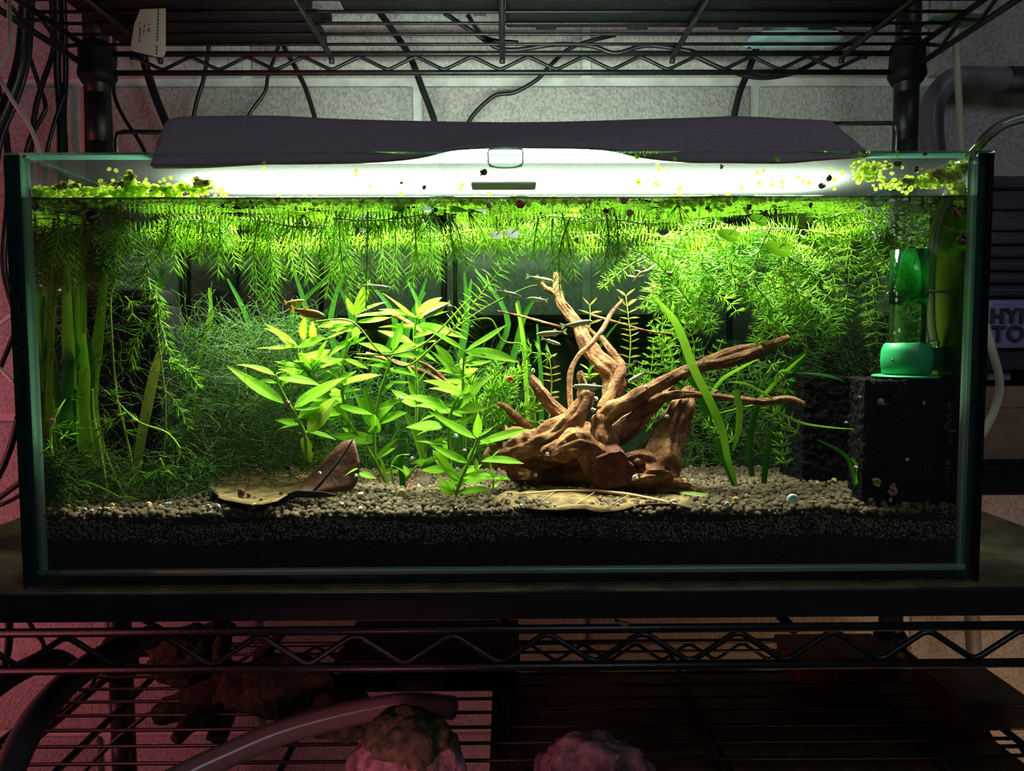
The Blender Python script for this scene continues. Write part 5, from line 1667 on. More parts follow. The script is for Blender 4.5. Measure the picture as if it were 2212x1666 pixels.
# bright curved runners through the thicket
for pts, lab in (([(680, 695), (760, 695), (820, 760), (880, 790), (950, 735), (1040, 670), (1130, 625), (1160, 617)], 'long pale green runner crossing the thicket to the fish'), ([(770, 765), (850, 765), (920, 740), (1000, 660), (1020, 640)], 'pale runner arching over the middle of the thicket'), ([(960, 800), (1040, 770), (1075, 760), (1118, 782)], 'thin white-green root left of the small olive stem'), ([(1010, 695), (1060, 690), (1085, 735), (1122, 742)], 'thin root trailing below the ladder plume')):
    add('runner', MB().tube(spline(PP(pts, 0.06), 6), 0.0006, 6), M['stem'], label=lab, cat='plant')

# ---------------------------------------------------------------- small olive stems


def rotala(pts, y, L, label, mat='rotala'):
    w = spline(PP(pts, y), 4)
    t = thing('olive_plant', label, 'plant', tuple(w[0]))
    add('stem', MB().tube(w, [0.0006, 0.0005, 0.0004], 6), M['stem'], t)
    n = max(3, int((w[-1] - w[0]).length / 0.0052))
    for k in range(n):
        f = (k + 1) / n
        p = w[min(len(w) - 1, int(f * (len(w) - 1)))]
        for s_ in (-1, 1):
            l_ = L * rnd(0.75, 1.05) * (1 if k < n - 1 else 0.8)
            e = p + Vector((s_ * l_ * 0.85, rnd(-0.4, 0.4) * l_, l_ * (0.35 + 0.5 * (f > 0.85))))
            place_leaf(t, p, e, 'n', mat)
    return t


rotala([(1188, 870), (1192, 825), (1187, 775)], 0.10, 0.009, 'small olive stem standing left of the thin driftwood branch')
rotala([(1358, 800), (1362, 740), (1358, 690), (1352, 640)], 0.12, 0.010, 'tallest olive stem behind the driftwood right of its trunk')
rotala([(1273, 712), (1275, 685), (1274, 660)], 0.12, 0.012, 'olive stem top right of the tall trunk near the lead fish')
rotala([(1158, 920), (1155, 880), (1150, 842)], 0.10, 0.008, 'short olive stem behind the left driftwood branch')
rotala([(1180, 930), (1188, 895)], 0.09, 0.009, 'lowest olive stem between the left branches')
rotala([(1275, 822), (1272, 800)], 0.082, 0.008, 'tiny green stem top on the broken stub of the driftwood', 'hygro')
rotala([(1420, 640), (1440, 610)], 0.10, 0.012, 'brownish stem top under the bright plume', 'rotala')
rotala([(1368, 608), (1382, 590), (1398, 585)], 0.06, 0.008, 'pink stem tip left of the bright plume', 'pink')

# ---------------------------------------------------------------- moss


def strands(name, cx0, cx1, cy0, cy1, y0, y1, n, step, K, mat, label, r=0.00033, zmin=SOIL, up=0.25):
    u, v, d = rng.uniform(0, 1, n), rng.uniform(0, 1, n), rng.uniform(0, 1, n)
    px, py, yy = cx0 + (cx1 - cx0) * u, cy0 + (cy1 - cy0) * v, y0 + (y1 - y0) * d
    p = np.array([P(a, b, c)[:] for a, b, c in zip(px, py, yy)])
    dr = rng.normal(size=(n, 3))
    dr[:, 2] = dr[:, 2] * 0.6 + up
    dr /= np.linalg.norm(dr, axis=1, keepdims=True)
    rings = []
    for k in range(K):
        rad = r * (1 - 0.6 * k / K)
        a = np.cross(dr, np.array([0.3, 0.2, 0.93]))
        a /= np.linalg.norm(a, axis=1, keepdims=True) + 1e-9
        b = np.cross(dr, a)
        for q in range(3):
            an = 2 * math.pi * q / 3
            rings.append(p + (a * math.cos(an) + b * math.sin(an)) * rad)
        dr = dr + rng.normal(size=(n, 3)) * 0.30
        dr /= np.linalg.norm(dr, axis=1, keepdims=True)
        p = p + dr * step
        p[:, 2] = np.clip(p[:, 2], zmin + 0.001, WZ - 0.003)
        p[:, 0] = np.clip(p[:, 0], -TW + GT + 0.002, TW - GT - 0.002)
        p[:, 1] = np.clip(p[:, 1], GT + 0.004, TD - GT - 0.003)
    V = np.stack(rings, 1).reshape(-1, 3)
    T = []
    for k in range(K - 1):
        for q in range(3):
            a, b = k * 3 + q, k * 3 + (q + 1) % 3
            T += [[a, b, b + 3], [a, b + 3, a + 3]]
    T = np.array(T)[None] + (np.arange(n) * K * 3)[:, None, None]
    return add(name, np_mesh(name, V, T.reshape(-1, 3)), M[mat], label=label, cat='moss', kind='stuff')


strands('moss_mound', 370, 700, 700, 1040, 0.07, 0.17, 2700, 0.0056, 8, 'moss', 'tangled dark green moss mound left of the willow-leaved stems')
strands('moss_carpet', 70, 470, 985, 1075, 0.03, 0.14, 1500, 0.0038, 7, 'moss', 'low moss tangle on the gravel at the left', up=0.1)
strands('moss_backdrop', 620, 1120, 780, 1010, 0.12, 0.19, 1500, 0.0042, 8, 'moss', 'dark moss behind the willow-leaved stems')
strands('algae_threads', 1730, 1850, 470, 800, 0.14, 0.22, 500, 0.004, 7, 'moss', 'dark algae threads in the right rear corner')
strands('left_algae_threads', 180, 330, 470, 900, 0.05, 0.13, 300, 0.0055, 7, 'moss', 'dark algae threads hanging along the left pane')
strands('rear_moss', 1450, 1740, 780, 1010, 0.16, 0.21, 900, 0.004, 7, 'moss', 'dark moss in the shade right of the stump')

# ---------------------------------------------------------------- floating leaves and duckweed
for k in range(3):
    m = MB()
    ring = []
    for i in range(14):
        a = 2 * math.pi * i / 14
        notch = 0.75 if i == 0 else 1.0
        ring.append((math.cos(a) * notch, math.sin(a) * notch * (0.8 + 0.1 * k), 0.10 * math.sin(2 * a) + 0.05 * k))
    m.v = [Vector(p) for p in ring] + [Vector((0.1, 0, -0.12))]
    m.f = [(i, (i + 1) % 14, 14) for i in range(14)]
    LEAVES[('f', k)] = smooth(m.mesh('round_leaf'))
    LEAVES[('f', k)].materials.append(M['hygro'])


def floater(px, py, y, r, label, roots=8, mat='hygro', mirror=False):
    p = P(px, py, y)
    p.z = min(p.z, WZ - 0.0012)
    t = thing('frogbit', label, 'floating plant', tuple(p))
    for k in range(3):
        a = rnd(0, 6.28)
        o = add('leaf', LEAVES[('f', k)], None, t, local=True, sm=False)
        o.location = (math.cos(a) * r * 0.9, math.sin(a) * r * 0.7, 0)
        o.scale = (r, r * 0.8, r)
        o.rotation_euler = (rnd(-0.3, 0.3), rnd(-0.2, 0.2), a)
        o.material_slots[0].link = 'OBJECT'
        o.material_slots[0].material = M[mat]
    B = np.tile(np.array(p[:]), (roots, 1))
    D = np.column_stack([rng.normal(size=roots) * 0.7, rng.normal(size=roots) * 0.4, -np.ones(roots)])
    V, T = needles(B, D, rng.uniform(0.012, 0.026, roots), 0.0003, 0.2)
    V[:, 1] = np.maximum(V[:, 1], GT + 0.002)
    add('roots', np_mesh('roots', V, T), M['feather_dark'], t, kind='stuff')


for (px, py, y, r, lab, mt) in ((865, 452, 0.03, 0.006, 'dark floating plant with radiating roots left of the lid clip', 'val_dark'), (1012, 456, 0.028, 0.007, 'dark floating plant with radiating roots below the lid handle', 'val_dark'), (935, 458, 0.045, 0.005, 'smaller dark floating plant between the two rooted ones', 'val_dark'), (655, 463, 0.03, 0.007, 'floating plant with a green leaf at the left of the bright mat', 'hygro'), (1465, 434, 0.02, 0.008, 'floating plant with green leaves at the waterline right of middle', 'hygro'), (1230, 470, 0.06, 0.006, 'yellowing floating plant under the surface right of middle', 'hygro_old'), (820, 485, 0.05, 0.006, 'pale floating plant in the bright mat left of middle', 'hygro')):
    floater(px, py, y, r, lab, 9, mt)
for (px, py, y, s_, lab, mt) in ((1683, 537, 0.02, 0.0095, 'round floating leaf sunk before the right feathery mass', 'hygro'), (1575, 508, 0.025, 0.008, 'pale round leaf under the surface in the right mass', 'hygro'), (1640, 475, 0.03, 0.007, 'tilted round leaf near the surface in the right mass', 'hygro'), (1072, 508, 0.018, 0.0045, 'left of the two white shining leaf pieces below the surface', 'glint_white_leaf'), (1105, 505, 0.018, 0.0055, 'right of the two white shining leaf pieces below the surface', 'glint_white_leaf'), (788, 472, 0.03, 0.0035, 'small white shining leaf piece in the bright mat', 'glint_white_leaf'), (785, 498, 0.03, 0.003, 'lower small white shining leaf piece in the bright mat', 'glint_white_leaf')):
    t = thing('sunken_leaf', lab, 'leaf', tuple(P(px, py, y)))
    o = add('leaf_blade', LEAVES[('f', 0)], None, t, local=True, sm=False)
    o.scale = (s_, s_ * 0.75, s_)
    o.rotation_euler = (1.15, 0.2, rnd(-0.4, 0.4))
    o.material_slots[0].link = 'OBJECT'
    o.material_slots[0].material = M[mt]
    add('stalk', MB().tube([P(px, py, y), P(px + 12, py - 14, y + 0.002)], 0.0003, 5), M['stem'], t)

bm = bmesh.new()
bmesh.ops.create_circle(bm, cap_ends=True, cap_tris=True, segments=14, radius=1)
for v in bm.verts:
    v.co = Vector((v.co.x, 0.25 * (v.co.x ** 2 + v.co.y ** 2), v.co.y * 0.82 + 0.10 * v.co.x * v.co.x))
duck_me = bpy.data.meshes.new('duckweed_frond')
bm.to_mesh(duck_me)
bm.free()
smooth(duck_me)
duck_me.materials.append(M['duck'])
duckV = np.array([v.co[:] for v in duck_me.vertices])
duckF = np.array([list(p.vertices) for p in duck_me.polygons])


def duck_clump(name, blobs, n, label, mats='duck'):
    C_ = []
    for i in range(n):
        bx, by, rx, ry = random.choice(blobs)
        C_.append(P(bx + random.gauss(0, rx), by + abs(random.gauss(0, ry)) * (-1 if random.random() < 0.6 else 1), GT + rnd(0.0012, 0.0045))[:])
    V, F = balls(np.array(C_), rng.uniform(0.0009, 0.0019, n), duckV * np.array([1, 0.9, 1]), duckF, 0.1)
    V[:, 1] = np.maximum(V[:, 1], GT + 0.0003)
    add(name, np_mesh(name, V, F), M[mats], label=label, cat='duckweed', kind='stuff')


duck_clump('duckweed_clump', [(80, 422, 20, 8), (130, 415, 30, 8), (190, 415, 30, 8), (250, 418, 30, 9), (300, 410, 26, 9), (360, 412, 30, 8), (420, 408, 25, 7), (280, 395, 5, 10), (350, 428, 60, 4)], 620, 'raft of duckweed stuck to the glass at the left of the waterline')
duck_clump('browned_duckweed_clump', [(140, 404, 14, 3), (255, 398, 14, 4), (435, 398, 8, 5), (284, 382, 3, 5)], 90, 'browned duckweed on top of the left raft', 'duck_brown')
duck_clump('duckweed_patch', [(1875, 380, 18, 9), (1890, 362, 22, 6), (1950, 398, 25, 7), (1985, 395, 20, 7), (2010, 390, 18, 8), (2060, 375, 18, 8), (2080, 360, 12, 6), (2050, 400, 22, 8), (2080, 410, 16, 10), (2090, 430, 14, 10)], 430, 'patch of duckweed stuck to the glass at the right above the waterline')
duck_clump('browned_duckweed_patch', [(2025, 376, 14, 5), (2050, 385, 12, 6), (1960, 392, 10, 4)], 80, 'browned duckweed within the right patch', 'duck_brown')
duck_clump('waterline_duckweed', [(760 + 60 * k, 436, 26, 4) for k in range(9)] + [(480 + 50 * k, 436, 30, 4) for k in range(5)] + [(1480 + 40 * k, 431, 18, 4) for k in range(6)] + [(1520, 445, 50, 8), (90, 445, 30, 10), (200, 440, 50, 6)], 420, 'small duckweed fronds floating along the waterline')
singles = [(570, 352), (571, 364), (769, 368), (768, 378), (800, 403), (866, 418), (998, 400), (994, 409), (1056, 417), (1375, 338), (1420, 355), (1424, 365), (1444, 363), (1458, 343), (1379, 390), (1380, 396), (1415, 396), (1421, 400), (1468, 407), (1377, 340), (1393, 334), (1602, 407), (1636, 373), (1650, 368), (1680, 344), (1725, 382), (1735, 391), (1748, 395), (1803, 408), (1803, 388), (1820, 372), (1842, 370), (1858, 384), (1866, 345), (1910, 398), (1902, 400), (1797, 365), (1870, 370), (478, 419), (486, 419), (470, 434), (498, 432), (345, 392), (354, 388), (369, 384), (315, 388), (218, 390), (235, 365), (250, 368), (150, 392), (1640, 395), (1668, 399), (1690, 393), (1692, 404), (1782, 402), (1700, 340), (1940, 338), (1858, 333)]
for (px, py) in singles:
    o = add('duckweed_frond', duck_me, None, label='single duckweed frond stuck to the front glass', cat='duckweed', group='single duckweed fronds on the front glass', sm=False)
    r = rnd(0.0011, 0.0017)
    o.location = P(px, py, GT + 0.0006)
    o.scale = (r, r, r)
    o.rotation_euler = (0, rnd(0, 6.28), 0)

# ---------------------------------------------------------------- snails


def shell_mesh(kind):
    m = MB()
    n, sd = 40, 8
    pts, rr = [], []
    for i in range(n + 1):
        f = i / n
        a = f * 2 * math.pi * 2.4
        g = 0.08 + 0.92 * f ** 1.5
        if kind == 'flat':
            pts.append(Vector((math.cos(a) * g * 0.62, 0.12 * (1 - f), math.sin(a) * g * 0.62)))
            rr.append(0.06 + 0.36 * f ** 1.3)
        else:
            pts.append(Vector((math.cos(a) * g * 0.36, math.sin(a) * g * 0.36, 1.0 - 1.3 * f)))
            rr.append(0.07 + 0.46 * f ** 1.4)
    m.tube(pts, rr, sd)
    return smooth(m.mesh('shell_' + kind))


SH = {'flat': shell_mesh('flat'), 'tall': shell_mesh('tall')}
for k_ in SH:
    SH[k_].materials.append(M['shell_brown'])
fm = MB()
fm.tube([(-0.9, 0, 0), (-0.4, 0, -0.06), (0.3, 0, -0.08), (0.9, 0, 0.0), (1.15, 0, 0.08)], [0.05, 0.22, 0.30, 0.22, 0.10], 8)
fm.tube([(1.05, 0.1, 0.1), (1.45, 0.25, 0.3)], [0.05, 0.02], 5)
fm.tube([(1.05, -0.1, 0.1), (1.45, -0.25, 0.3)], [0.05, 0.02], 5)
FOOT = smooth(fm.mesh('snail_foot'))
FOOT.materials.append(M['foot'])


def snail(px, py, where, size, col, kind, label, group=None, foot=True, ang=None):
    """size: width in pixels. where: a depth, 'glass' (front pane) or 'ground'"""
    if where == 'ground':
        p = G(px, py, SOIL + 0.0028)
    elif where == 'glass':
        p = P(px, py, GT + 0.0035)
    else:
        p = P(px, py, where)
    if where == 'ground':
        r = size / 2 * PXM(p.y) * 0.95
        p.y = max(p.y, GT + 0.001 + r * 0.9)
        p.z = soil_top(p.x, p.y) + r * 0.75 + 0.0024
    r = size / 2 * PXM(p.y) * 0.95
    if where == 'glass':
        p.y = GT + 0.0004 + r * 0.5
    t = thing('snail' if foot else 'snail_shell', label, 'snail' if foot else 'shell', tuple(p), group)
    a = rnd(0, 6.28) if ang is None else ang
    sh = add('shell', SH[kind], None, t, local=True, sm=False)
    sh.scale = (r, r, r)
    sh.rotation_euler = (rnd(-0.4, 0.4), a, rnd(-0.5, 0.5)) if kind == 'flat' else (rnd(0.9, 1.9), a, rnd(0, 6.28))
    sh.material_slots[0].link = 'OBJECT'
    sh.material_slots[0].material = M['shell_' + col]
    if foot:
        f = add('foot', FOOT, None, t, local=True, sm=False)
        f.scale = (r * 0.8, r * 0.7, r * 0.7)
        if where == 'glass':
            f.rotation_euler = (math.pi / 2, rnd(0, 6.28), 0)
            f.location = (0, -r * 0.25, -r * 0.2)
        else:
            f.rotation_euler = (0, 0, rnd(0, 6.28))
            f.location = (0, 0, -r * 0.55)
    return t


g = 'glass'
snail(203, 467, g, 36, 'dark', 'flat', 'big dark ramshorn snail on the glass at the left below the waterline')
snail(53, 447, g, 20, 'brown', 'flat', 'brown snail in the left corner at the waterline')
snail(1046, 372, g, 24, 'dark', 'tall', 'dark oval snail on the bright glass left of the lid clip')
snail(868, 397, g, 11, 'brown', 'tall', 'smaller of two brown snails on the bright glass left of the lid handle')
snail(918, 406, g, 15, 'brown', 'tall', 'larger of two brown snails on the bright glass left of the lid handle')
snail(1123, 440, g, 26, 'red', 'flat', 'red snail at the waterline near the middle')
snail(1274, 437, g, 15, 'tan', 'tall', 'tan snail at the waterline, first right of the red one')
snail(1346, 434, g, 20, 'tan', 'flat', 'tan snail at the waterline, second right of the red one')
snail(1307, 456, g, 18, 'dark', 'tall', 'dark snail just under the waterline right of the red one')
snail(1361, 461, g, 20, 'tan', 'flat', 'pinkish snail just under the waterline, fourth right of the red one')
snail(1057, 446, g, 18, 'pale', 'tall', 'pale snail under the waterline left of the red one')
snail(941, 454, g, 14, 'dark', 'tall', 'dark snail hanging under the waterline left of middle')
snail(893, 434, g, 15, 'tan', 'tall', 'tan snail at the waterline left of middle')
snail(1022, 458, g, 12, 'brown', 'flat', 'small brown snail among the roots of the floating plant')
snail(1246, 518, 0.02, 18, 'tan', 'tall', 'tan snail crawling among the hanging needles right of middle')
snail(1771, 402, g, 17, 'brown', 'flat', 'brown ringed snail on the glass above the waterline at the right')
snail(1787, 387, g, 17, 'brown', 'flat', 'brown snail just above the ringed one on the right glass')
snail(1937, 356, g, 19, 'dark', 'tall', 'dark snail high on the right glass, left one of a pair')
snail(1976, 366, g, 15, 'dark', 'flat', 'dark snail high on the right glass, right one of a pair')
snail(1994, 335, g, 13, 'brown', 'tall', 'small brown snail on the rim at the right')
snail(1749, 444, g, 14, 'brown', 'flat', 'brown snail under the waterline below the ringed one')
snail(1617, 447, g, 18, 'brown', 'tall', 'brown snail under the waterline right of middle')
snail(1649, 462, g, 16, 'brown', 'flat', 'brown snail below the waterline beside the tilted round leaf')
snail(1527, 452, g, 12, 'dark', 'flat', 'dark small snail under the waterline amid duckweed')
snail(2066, 457, g, 36, 'brown', 'flat', 'big brown ramshorn snail on the glass right of the airline')
snail(2090, 516, g, 36, 'brown', 'flat', 'big brown ramshorn snail on the glass against the right corner')
snail(1556, 362, g, 15, 'tan', 'tall', 'tan snail on the glass at the right end of the glare')
for (px, py, s_, lab) in ((2062, 876, 24, 'empty-looking dark snail highest of those on the right pane'), (2083, 901, 24, 'dark snail on the right pane touching the corner seam'), (2073, 922, 34, 'largest dark red snail on the right pane'), (2056, 951, 22, 'dark snail tucked behind the sponge on the right pane'), (2054, 1003, 30, 'round dark snail low on the right pane, upper one of three'), (2075, 1021, 26, 'round dark snail low on the right pane, right one of three'), (2054, 1036, 26, 'round dark snail low on the right pane, lowest of three')):
    snail(px, py, 0.03, s_, 'dark', 'flat', lab)
for (px, py, d_, s_, c_, k_, lab) in ((620, 870, 0.05, 17, 'tan', 'tall', 'tan snail on the leftmost willow-leaved stem'), (640, 908, 0.05, 12, 'pale', 'flat', 'pale snail on the leftmost stem below the tan one'), (536, 838, 0.06, 9, 'tan', 'flat', 'tiny snail under the longest left leaf'), (678, 972, 0.045, 12, 'brown', 'flat', 'brown snail on the hanging blunt leaf'), (1102, 820, 0.08, 20, 'red', 'flat', 'orange snail among the yellow-green sprigs'), (1152, 800, 0.075, 15, 'pale', 'tall', 'pale snail on the tip of the left driftwood branch'), (1282, 886, 0.055, 15, 'pale', 'tall', 'pale snail on the root log below the silver fish'), (1288, 862, 0.06, 14, 'pale', 'tall', 'pale snail on the broken stub of the driftwood'), (1396, 836, 0.055, 13, 'pale', 'tall', 'pale snail on the long driftwood branch'), (1480, 797, 0.05, 9, 'pale', 'flat', 'tiny pale snail on the long branch beside the spotted blade'), (1514, 786, 0.05, 9, 'pale', 'flat', 'tiny pale snail on the long branch right of the spotted blade'), (1546, 846, 0.05, 15, 'pale', 'tall', 'pale snail right of the spotted blade'), (1442, 900, 0.06, 14, 'pale', 'tall', 'pale snail on the leaning stump'), (1183, 981, 0.045, 14, 'pale', 'tall', 'pale snail on the dark lower log'), (1158, 1026, 0.06, 13, 'pale', 'tall', 'pale snail in the dark hollow under the log'), (1373, 1031, 0.04, 22, 'pale', 'tall', 'pale glossy snail on the foot of the stump'), (1380, 1028, 0.042, 12, 'brown', 'flat', 'brown snail beside the glossy one on the stump'), (891, 991, 0.05, 16, 'pale', 'tall', 'pale snail on a bent stem before the granules'), (1003, 973, 0.03, 14, 'pale', 'tall', 'pale snail on the front willow-leaved stem'), (984, 941, 0.045, 18, 'mint', 'tall', 'whitish shell caught among the willow leaves'), (866, 860, 0.06, 16, 'mint', 'tall', 'whitish scrap of shell on a leaf in the thicket'), (1449, 591, 0.03, 14, 'tan', 'tall', 'tan snail in the bright plume'), (1641, 680, 0.05, 10, 'pale', 'flat', 'small pale snail in the right feathery mass, upper one'), (1620, 708, 0.05, 10, 'pale', 'flat', 'small pale snail in the right feathery mass, lower one'), (1920, 635, 0.05, 10, 'tan', 'flat', 'small tan snail at the edge of the lift tube'), (1020, 707, 0.05, 9, 'pale', 'flat', 'tiny pale snail on the ladder plume'), (1903, 867, 0.021, 24, 'tan', 'tall', 'tan snail high on the face of the black sponge'), (1893, 1043, 0.021, 26, 'tan', 'flat', 'tan snail low on the left of the black sponge'), (1926, 1062, 0.020, 30, 'tan', 'flat', 'largest tan snail at the foot of the black sponge'), (1930, 1048, 0.020, 16, 'tan', 'tall', 'tan snail riding on the largest one at the sponge'), (1923, 1080, 0.020, 14, 'pale', 'flat', 'pale snail under the largest one at the sponge'), (1960, 993, 0.022, 13, 'pale', 'tall', 'pale snail at the middle of the black sponge'), (1858, 858, 0.022, 10, 'pale', 'tall', 'tiny pale snail on the upper left edge of the sponge'), (1828, 912, 0.05, 10, 'pale', 'tall', 'tiny pale snail floating left of the sponge'), (1850, 1010, 0.022, 12, 'pale', 'tall', 'pale snail on the lower left edge of the sponge'), (1996, 871, 0.022, 12, 'pale', 'flat', 'small pale snail near the top of the sponge'), (768, 1028, 0.026, 16, 'pale', 'tall', 'pale oval snail on the right edge of the brown dead leaf'), (690, 1022, 0.029, 12, 'pale', 'tall', 'pale snail at the middle of the brown dead leaf'), (520, 1066, 0.034, 25, 'brown', 'flat', 'big brown ramshorn on the tan half of the dead leaf'), (537, 1071, 0.034, 13, 'brown', 'flat', 'small snail close beside the big ramshorn on the dead leaf'), (565, 1080, 0.028, 12, 'tan', 'flat', 'small snail at the front edge of the tan dead leaf'), (606, 1066, 0.032, 11, 'brown', 'flat', 'small brown snail on the crease of the dead leaf'), (614, 1072, 0.030, 13, 'pale', 'flat', 'pale snail on the crease of the dead leaf'), (557, 1018, 0.055, 20, 'brown', 'flat', 'brown snail at the back edge of the tan dead leaf'), (553, 1009, 0.056, 11, 'brown', 'flat', 'small snail on top of the brown one behind the dead leaf'), (620, 1012, 0.055, 19, 'dark', 'flat', 'black round snail at the back edge of the tan dead leaf'), (598, 1092, 0.022, 20, 'dark', 'flat', 'dark shell under the curled edge of the dead leaf'), (116, 910, 0.04, 12, 'tan', 'flat', 'tan snail on a thin stem at the left, right one of two'), (92, 907, 0.04, 11, 'tan', 'flat', 'tan snail on a thin stem at the left, left one of two')):
    snail(px, py, 0.0155 if 'sponge' in lab and d_ < 0.03 else d_, s_, c_, k_, lab)
gy = 'yellow and pale shells on the gravel at the left'
for (px, py, s_, c_) in ((88, 1112, 16, 'yellow'), (107, 1116, 18, 'yellow'), (147, 1098, 16, 'yellow'), (112, 1094, 18, 'yellow'), (150, 1118, 15, 'mint'), (184, 1086, 17, 'yellow'), (205, 1108, 14, 'yellow'), (242, 1095, 20, 'yellow'), (345, 1093, 13, 'yellow'), (195, 1120, 14, 'yellow'), (146, 1126, 12, 'pale'), (286, 1096, 15, 'brown'), (222, 1106, 18, 'brown'), (170, 1100, 12, 'yellow'), (128, 1110, 11, 'pale'), (384, 1048, 13, 'pale'), (200, 1114, 12, 'yellow')):
    snail(px, py, 'ground', s_, c_, random.choice(('flat', 'tall')), {'yellow': 'yellow snail shell on the left gravel', 'pale': 'small pale snail shell on the left gravel', 'mint': 'greyish snail shell on the left gravel', 'brown': 'brown snail shell on the left gravel'}[c_], gy, foot=False)
gm = 'small shells scattered over the middle and right gravel'
for (px, py, s_, c_, lab) in ((320, 1093, 22, 'yellow', 'large yellow shell on the gravel right of the left shells'), (362, 1090, 18, 'mint', 'greenish shell beside the large yellow one'), (450, 1100, 18, 'pale', 'pale shell in front of the left end of the dead leaf'), (466, 1106, 16, 'mint', 'greyish shell in front of the left end of the dead leaf'), (542, 1108, 24, 'yellow', 'orange-yellow shell in front of the tan dead leaf'), (568, 1112, 22, 'tan', 'pinkish broken shell right of the orange-yellow one'), (525, 1112, 15, 'tan', 'tan shell left of the orange-yellow one'), (778, 1074, 22, 'pale', 'pale shell on the gravel right of the brown dead leaf'), (869, 1074, 26, 'yellow', 'big cream shell on the gravel under the thicket'), (851, 1072, 16, 'pale', 'pale shell touching the big cream one'), (736, 1090, 18, 'pale', 'curved pale shell below the brown dead leaf'), (768, 1112, 17, 'pale', 'upright pale shell at the front below the brown leaf'), (806, 1036, 13, 'tan', 'tan shell at the foot of the slanting stem'), (886, 1034, 13, 'red', 'reddish shell on the gravel behind the thicket'), (904, 1036, 11, 'mint', 'whitish shell on the gravel behind the thicket'), (1100, 1076, 18, 'brown', 'brown shell at the left end of the flat dead leaf'), (1327, 1052, 10, 'pale', 'tiny pale shell at the foot of the saw cut'), (1335, 1094, 15, 'pale', 'pale shell right before the flat dead leaf'), (1231, 1070, 10, 'pale', 'tiny pale shell on the flat dead leaf'), (1464, 1104, 22, 'pale', 'pale long shell at the front right of the flat leaf'), (1453, 1096, 16, 'red', 'orange shell beside the long pale one'), (1478, 1028, 12, 'yellow', 'yellow shell behind the stump foot'), (1496, 1030, 11, 'pale', 'pinkish shell behind the stump foot'), (1565, 1056, 16, 'pale', 'glossy pale shell left of the spotted blade foot'), (1614, 1072, 17, 'pale', 'pale square-looking shell right of the spotted blade'), (1590, 1086, 20, 'yellow', 'bright yellow shell right of the flat dead leaf'), (1588, 1108, 19, 'mint', 'pale blue-green shell before the bright yellow one'), (1715, 1062, 20, 'brown', 'brown shell above the big mint shell'), (1766, 1032, 15, 'pale', 'long pale shell under the right ribbon blades'), (1801, 1025, 18, 'yellow', 'yellow-green shell left of the black sponge'), (1676, 1055, 15, 'brown', 'brown shell on the gravel right of the spotted blade'), (1780, 1042, 18, 'brown', 'dark brown shell under the right ribbon blades'), (1757, 1094, 13, 'tan', 'orange-tan shell right of the big mint shell'), (1825, 1062, 12, 'tan', 'tan shell near the sponge foot'), (1880, 1086, 18, 'pale', 'pale shell against the sponge foot'), (1968, 1098, 20, 'tan', 'tan shell in front of the sponge'), (1985, 1095, 15, 'brown', 'brown shell in front of the sponge at its right'), (1525, 1100, 13, 'tan', 'tan shell at the front middle right')):
    snail(px, py, 'ground', s_, c_, random.choice(('flat', 'tall')), lab, gm, foot=False)
snail(1713, 1090, 'ground', 32, 'mint', 'flat', 'big empty mint ring shell with a brown snail in it on the right gravel')
for i in range(70):
    px, py = rnd(640, 1840), rnd(1050, 1112)
    c_ = random.choice(('pale', 'tan', 'brown', 'tan', 'yellow', 'mint'))
    snail(px, py, 'ground', rnd(6, 11), c_, random.choice(('flat', 'tall')), 'tiny %s shell fragment among the granules' % ({'mint': 'greyish'}.get(c_, c_)), 'tiny shells among the granules', foot=False)

# ---------------------------------------------------------------- fish


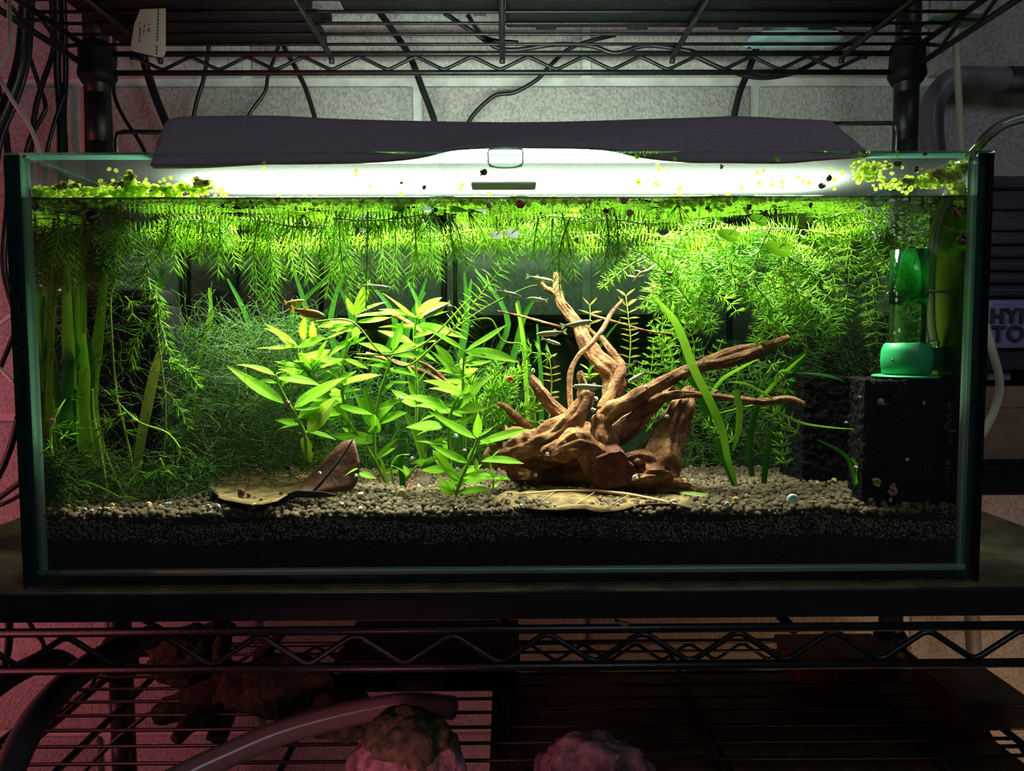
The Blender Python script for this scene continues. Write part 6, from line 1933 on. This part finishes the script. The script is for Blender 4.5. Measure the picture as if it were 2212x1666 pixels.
def fish(nose, tail, y, depth, label, gold=False, dy=0.0, cat='fish'):
    a, b = P(*nose, y), P(*tail, y + dy)
    X = (a - b)
    L = X.length
    X.normalize()
    Z = Vector((0, 0.0, 1))
    Z = (Z - X * Z.dot(X)).normalized()
    Y = Z.cross(X)
    c = a.lerp(b, 0.5)
    t = thing('small_fish', label, cat, tuple(c), 'small fish in the aquarium')
    depth *= 0.8
    bm_, fn = ('fish_gold', 'fin_gold') if gold else ('fish', 'fin')

    def T(x, yy, z):
        return c + X * (x * L) + Y * (yy * L) + Z * (z * L)
    m = MB()
    h = depth
    st = [(0.50, 0.004, 0.01, -0.01), (0.475, 0.045, 0.04, -0.012), (0.42, 0.075, 0.072, -0.008), (0.32, 0.10, 0.105, 0), (0.18, 0.115, 0.125, 0), (0.02, 0.105, 0.115, 0.002), (-0.14, 0.075, 0.085, 0.006), (-0.26, 0.045, 0.055, 0.01), (-0.33, 0.025, 0.042, 0.012), (-0.36, 0.010, 0.045, 0.012)]
    bse = 0
    for (x, wy, hz, zc) in st:
        for k in range(12):
            an = 2 * math.pi * k / 12
            m.v.append(T(x, math.cos(an) * wy * 0.62, (math.sin(an) * hz * (1.15 if math.sin(an) < 0 else 0.9)) * h + zc))
    for i in range(len(st) - 1):
        for k in range(12):
            k2 = (k + 1) % 12
            m.f.append((i * 12 + k, i * 12 + k2, (i + 1) * 12 + k2, (i + 1) * 12 + k))
    m.f += [tuple(range(11, -1, -1)), tuple((len(st) - 1) * 12 + k for k in range(12))]
    add('body', m, M[bm_], t)

    def fin(name, pts):
        mm = MB()
        n = len(pts)
        mm.v = [T(p[0], -0.004, p[1] * (h if name != 'tail_fin' else (0.6 + 0.4 * h))) for p in pts] + [T(p[0], 0.004, p[1] * (h if name != 'tail_fin' else (0.6 + 0.4 * h))) for p in pts]
        mm.f = [tuple(range(n)), tuple(reversed(range(n, 2 * n)))] + [(i, i + n, (i + 1) % n + n, (i + 1) % n) for i in range(n)]
        add(name, mm, M[fn], t, sm=False)
    fin('tail_fin', [(-0.33, 0.045), (-0.42, 0.10), (-0.50, 0.135), (-0.445, 0.02), (-0.49, -0.11), (-0.41, -0.075), (-0.33, -0.02)])
    fin('dorsal_fin', [(-0.02, 0.10), (-0.09, 0.175), (-0.14, 0.165), (-0.17, 0.075)])
    fin('anal_fin', [(0.02, -0.115), (-0.08, -0.185), (-0.18, -0.12), (-0.20, -0.06)])
    mm = MB()
    mm.v = [T(0.20, -0.072, -0.05), T(0.10, -0.10, -0.10), T(0.08, -0.10, -0.06), T(0.20, -0.072, -0.02)]
    mm.f = [(0, 1, 2, 3)]
    add('pectoral_fin', mm, M[fn], t, sm=False)
    for s_ in (-1, 1):
        e = add('eye', MB().ball(T(0.405, s_ * 0.036, 0.016), 0.036 * L, 10, 7), M['eye'], t)
        add('pupil', MB().ball(T(0.407, s_ * 0.060, 0.016), 0.018 * L, 8, 6), M['pupil'], e)
    return t


fish((703, 683), (626, 668), 0.045, 1.25, 'golden fish with a blue eye above the left willow leaves', True)
fish((658, 649), (614, 655), 0.07, 1.1, 'small orange fish just above the golden one', True)
fish((847, 623), (768, 617), 0.05, 0.8, 'slim olive fish under the hanging needles left of middle')
fish((912, 686), (976, 655), 0.055, 0.85, 'fish nosing down left over the thicket')
fish((1126, 640), (1066, 627), 0.06, 0.9, 'brownish fish at the left end of the shoal beside the ladder plume')
fish((1197, 608), (1135, 597), 0.09, 0.9, 'highest fish of the shoal')
fish((1139, 644), (1184, 650), 0.08, 1.15, 'small greenish fish facing left in the shoal')
fish((1280, 693), (1210, 706), 0.06, 0.9, 'silver fish with a bright blue eye in front of the tall trunk')
fish((1158, 722), (1226, 717), 0.065, 0.9, 'slender fish facing left in the middle of the shoal')
fish((1211, 744), (1168, 731), 0.075, 0.9, 'small fish lowest in the shoal')
fish((1236, 834), (1314, 837), 0.05, 0.85, 'silver fish facing left in front of the broken stub')
fish((1356, 825), (1402, 801), 0.07, 0.95, 'pale fish swimming down above the long branch')


# ---------------------------------------------------------------- look-alikes in one row: say which one, counted from the left
UNITS = 'first second third fourth fifth sixth seventh eighth ninth tenth eleventh twelfth thirteenth fourteenth fifteenth sixteenth seventeenth eighteenth nineteenth'.split()
TENS = {2: ('twenty', 'twentieth'), 3: ('thirty', 'thirtieth'), 4: ('forty', 'fortieth'), 5: ('fifty', 'fiftieth'), 6: ('sixty', 'sixtieth'), 7: ('seventy', 'seventieth')}


def ordinal(n):
    if n < 20:
        return UNITS[n - 1]
    return TENS[n // 10][1] if n % 10 == 0 else TENS[n // 10][0] + '-' + UNITS[n % 10 - 1]


by = {}
for o in list(bpy.data.objects):
    if o.parent is None and o.get('label'):
        by.setdefault(o['label'], []).append(o)


def shown_x(o):
    if o.type == 'MESH':
        v = o.data.vertices[0].co + o.location
    else:
        v = o.location
    d = Vector(v) - CAM
    return d.dot(_R) / max(1e-6, d.dot(_F))


for lab, obs in by.items():
    if len(obs) > 1:
        obs.sort(key=shown_x)
        for i, o in enumerate(obs):
            o['label'] = lab + ', ' + ordinal(i + 1) + ' from the left'
